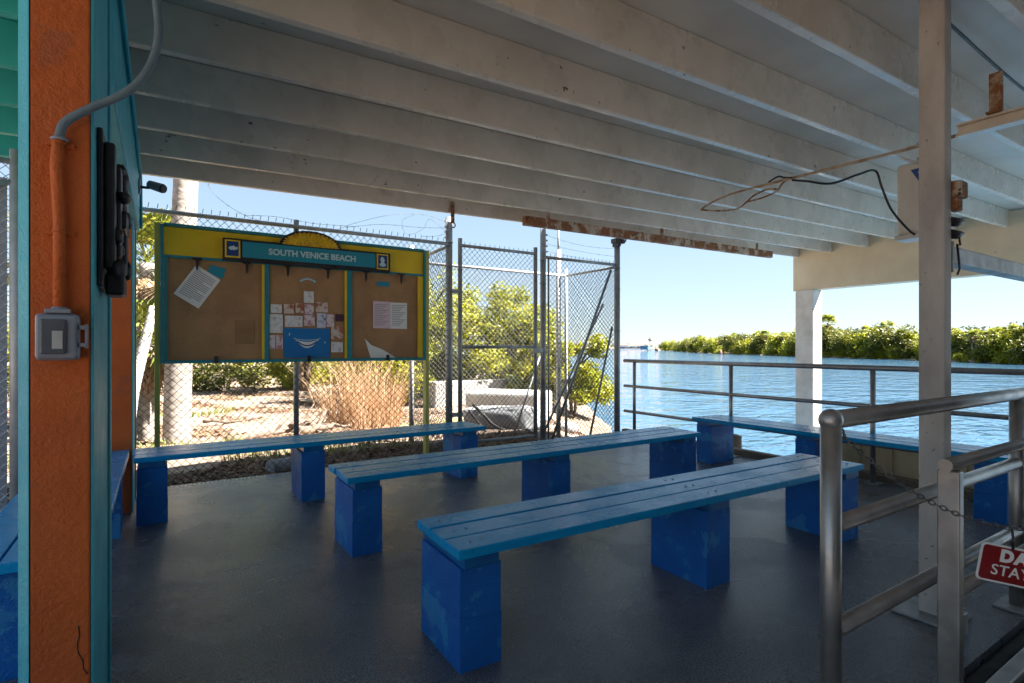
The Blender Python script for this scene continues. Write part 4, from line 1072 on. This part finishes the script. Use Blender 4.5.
for i in range(260):
    t = random.uniform(.14, 1); p = along(t); q = random.uniform(5, 16); k = min(1, .35 + t * 1.6)
    cl_.append(((p.x + away.x * q, p.y + away.y * q, random.uniform(-.5, 3.0) * (1 if p.length < 110 else 1.25) * k), random.uniform(1.3, 2.1)))
tag(leafcloud(cl_, 22000, .34).build('island_thicket', M['leafD']), kind='stuff')
tag(MB().ball((0, 0, 0), 1, 14, 8, (1.7, 1.2, .55), .06).build('sand_mound', M['islesand']), 'small sandy mound at the island waterline, right of the grey post', 'mound').location = (75.5 * (Cc * .857 + Ss), 75.5 * (Cc - Ss * .857), -.72)

def far(px, dd):
    q = (px - 512) / 545; return Vector((dd * (Cc * q + Ss), dd * (Cc - Ss * q), 0))
fs_ = MB(); a, b = far(560, 900), far(668, 900)
dv = (b - a).normalized(); nv = Vector((-dv.y, dv.x, 0))
fs_.hexa([a - nv * 2 + Vector((0, 0, -2)), b - nv * 2 + Vector((0, 0, -2)), b + nv * 60 + Vector((0, 0, -2)), a + nv * 60 + Vector((0, 0, -2)), a + Vector((0, 0, 1.2)), b + Vector((0, 0, 1.2)), b + nv * 60 + Vector((0, 0, 1.2)), a + nv * 60 + Vector((0, 0, 1.2))])
tag(fs_.build('far_shore', M['islesand']), kind='structure')
cc_ = [(tuple(far(random.uniform(560, 672), 925) + Vector((0, 0, random.uniform(1, 4)))), random.uniform(2.5, 4.5)) for k in range(40)]
tag(leafcloud(cc_, 3000, .9).build('far_trees', M['leafD']), kind='stuff')
for i, (px, w_, h_, lab) in enumerate(((624, 13, 5.5, 'leftmost white house on the far shore beside the corner post'), (632, 10, 4.5, 'low white house in the middle of the far shore'), (640, 12, 5, 'white house on the far shore nearest the blue boathouse'))):
    c = far(px, 895)
    hse = thing('house', lab, 'house', (c.x, c.y, 1.2), 0, 'white houses on the far shore')
    MB().obox(c + Vector((0, 0, 1.2 + h_ * .3)), (dv, nv, (0, 0, 1)), (w_, 9, h_ * .6)).build('wall', M['farwhite'], hse)
    r0 = c + Vector((0, 0, 1.2 + h_ * .6))
    MB()._add([r0 - dv * (w_ * .55) - nv * 5, r0 + dv * (w_ * .55) - nv * 5, r0 + dv * (w_ * .55) + nv * 5, r0 - dv * (w_ * .55) + nv * 5, r0 - dv * w_ * .3 + Vector((0, 0, 2)), r0 + dv * w_ * .3 + Vector((0, 0, 2))],
              [(0, 1, 5, 4), (2, 3, 4, 5), (1, 2, 5), (3, 0, 4), (3, 2, 1, 0)]).build('roof', M['farroof'], hse)
c = far(645, 300)
bt = thing('boathouse', 'small blue boathouse on piles left of the island', 'boathouse', (c.x, c.y, WZ))
d2 = Vector((Cc, Ss * -1 * -1, 0)); d2 = Vector((.8401, .5424 * -1, 0)) if False else Vector((Cc, -(-Ss), 0)).normalized(); n2 = Vector((-d2.y, d2.x, 0))
MB().obox(c + Vector((0, 0, .9)), (d2, n2, (0, 0, 1)), (5.0, 4, 2.0)).build('wall', M['hull'], bt)
MB().obox(c + Vector((0, 0, 2.05)), (d2, n2, (0, 0, 1)), (5.6, 4.6, .28)).build('roof', M['farwhite'], bt)
for k in (-2, 0, 2): MB().tube([c + d2 * k - n2 * 1.5 + Vector((0, 0, -2)), c + d2 * k - n2 * 1.5 + Vector((0, 0, -.1))], .18, 6).build('pile', M['timber'], bt)
c = far(656, 300)
jt = thing('jetty', 'timber jetty with red and brown posts left of the island', 'jetty', (c.x, c.y, WZ))
MB().obox(c + d2 * 2 + Vector((0, 0, .2)), (d2, n2, (0, 0, 1)), (11, 2, .3)).build('deck', M['timber'], jt)
for k in (-2.4, -1.2, .5, 2.5, 4.5, 6.5): MB().tube([c + d2 * k + Vector((0, 0, -2)), c + d2 * k + Vector((0, 0, 1.9 - .12 * k))], .2, 6).build('post', M['brick' if k < 0 else 'timber'], jt)
c = far(650, 296)
ns = thing('nest_pole', 'tall pole with a dark bird nest left of the island', 'pole', (c.x, c.y, WZ))
MB().tube([c + Vector((0, 0, -2)), c + Vector((0, 0, 4.6))], .16, 6).build('pole', M['timber'], ns)
MB().ball(tuple(c + Vector((0, 0, 5.2))), 1, 10, 6, (1.0, 1.0, .55), .2).build('nest', M['wood'], ns)
MB().tube([c + Vector((.2, 0, 5.4)), c + Vector((.1, 0, 6.0)), c + Vector((-.2, 0, 6.5))], [.3, .35, .12], 6).build('bird', M['wood'], ns)
c = far(721, 160)
by = thing('buoy', 'pinkish buoy floating in front of the island', 'buoy', (c.x, c.y, WZ))
MB().tube([c + Vector((0, 0, -1)), c + Vector((0, 0, -.3)), c + Vector((0, 0, .25))], [.3, .35, .12], 10).build('float', M['buoy'], by)
MB().tube([c + Vector((0, 0, .2)), c + Vector((0, 0, .5))], .1, 6).build('top_mark', M['farwhite'], by)

# ------------------------------------------------------------------ camera, light, world
cam = bpy.data.cameras.new('camera'); co = bpy.data.objects.new('camera', cam); COL.objects.link(co)
cam.sensor_width = 36; cam.lens = 545 / 1024 * 36; cam.shift_y = 5.5 / 1024; cam.clip_end = 9000; cam.clip_start = .02
co.location = (0, 0, 1.3); co.rotation_euler = (R(90), 0, -R(32.85)); scene.camera = co

EL = R(50); sd = Vector((.78, -.52, 0)).normalized() * math.cos(EL) + Vector((0, 0, math.sin(EL)))
sl = bpy.data.lights.new('sun', 'SUN'); so_ = bpy.data.objects.new('sun', sl); COL.objects.link(so_)
sl.energy = 3.7; sl.angle = R(.5); sl.color = (1, .95, .88)
so_.rotation_euler = sd.to_track_quat('Z', 'Y').to_euler()
wd = bpy.data.worlds.new('World'); scene.world = wd; wd.use_nodes = True
nt = wd.node_tree; nt.nodes.clear()
sky = nt.nodes.new('ShaderNodeTexSky'); sky.sky_type = 'NISHITA'; sky.sun_disc = False
sky.sun_elevation = EL; sky.sun_rotation = math.atan2(sd.x, sd.y); sky.air_density = 1.0; sky.dust_density = .0; sky.ozone_density = 3.0
bg = nt.nodes.new('ShaderNodeBackground'); bg.inputs[1].default_value = .0505
wo = nt.nodes.new('ShaderNodeOutputWorld')
tint = nt.nodes.new('ShaderNodeMix'); tint.data_type = 'RGBA'; tint.blend_type = 'MULTIPLY'; tint.inputs[0].default_value = 1
tint.inputs[7].default_value = (.84, .95, 1.05, 1)
gm = nt.nodes.new('ShaderNodeGamma'); gm.inputs[1].default_value = .42
nt.links.new(sky.outputs[0], gm.inputs[0]); nt.links.new(gm.outputs[0], tint.inputs[6]); nt.links.new(tint.outputs[2], bg.inputs[0]); nt.links.new(bg.outputs[0], wo.inputs[0])
scene.view_settings.view_transform = 'Standard'; scene.view_settings.look = 'None'
scene.view_settings.exposure = 3.32; scene.view_settings.gamma = 1
scene.cycles.max_bounces = 10; scene.cycles.diffuse_bounces = 6; scene.cycles.transparent_max_bounces = 8
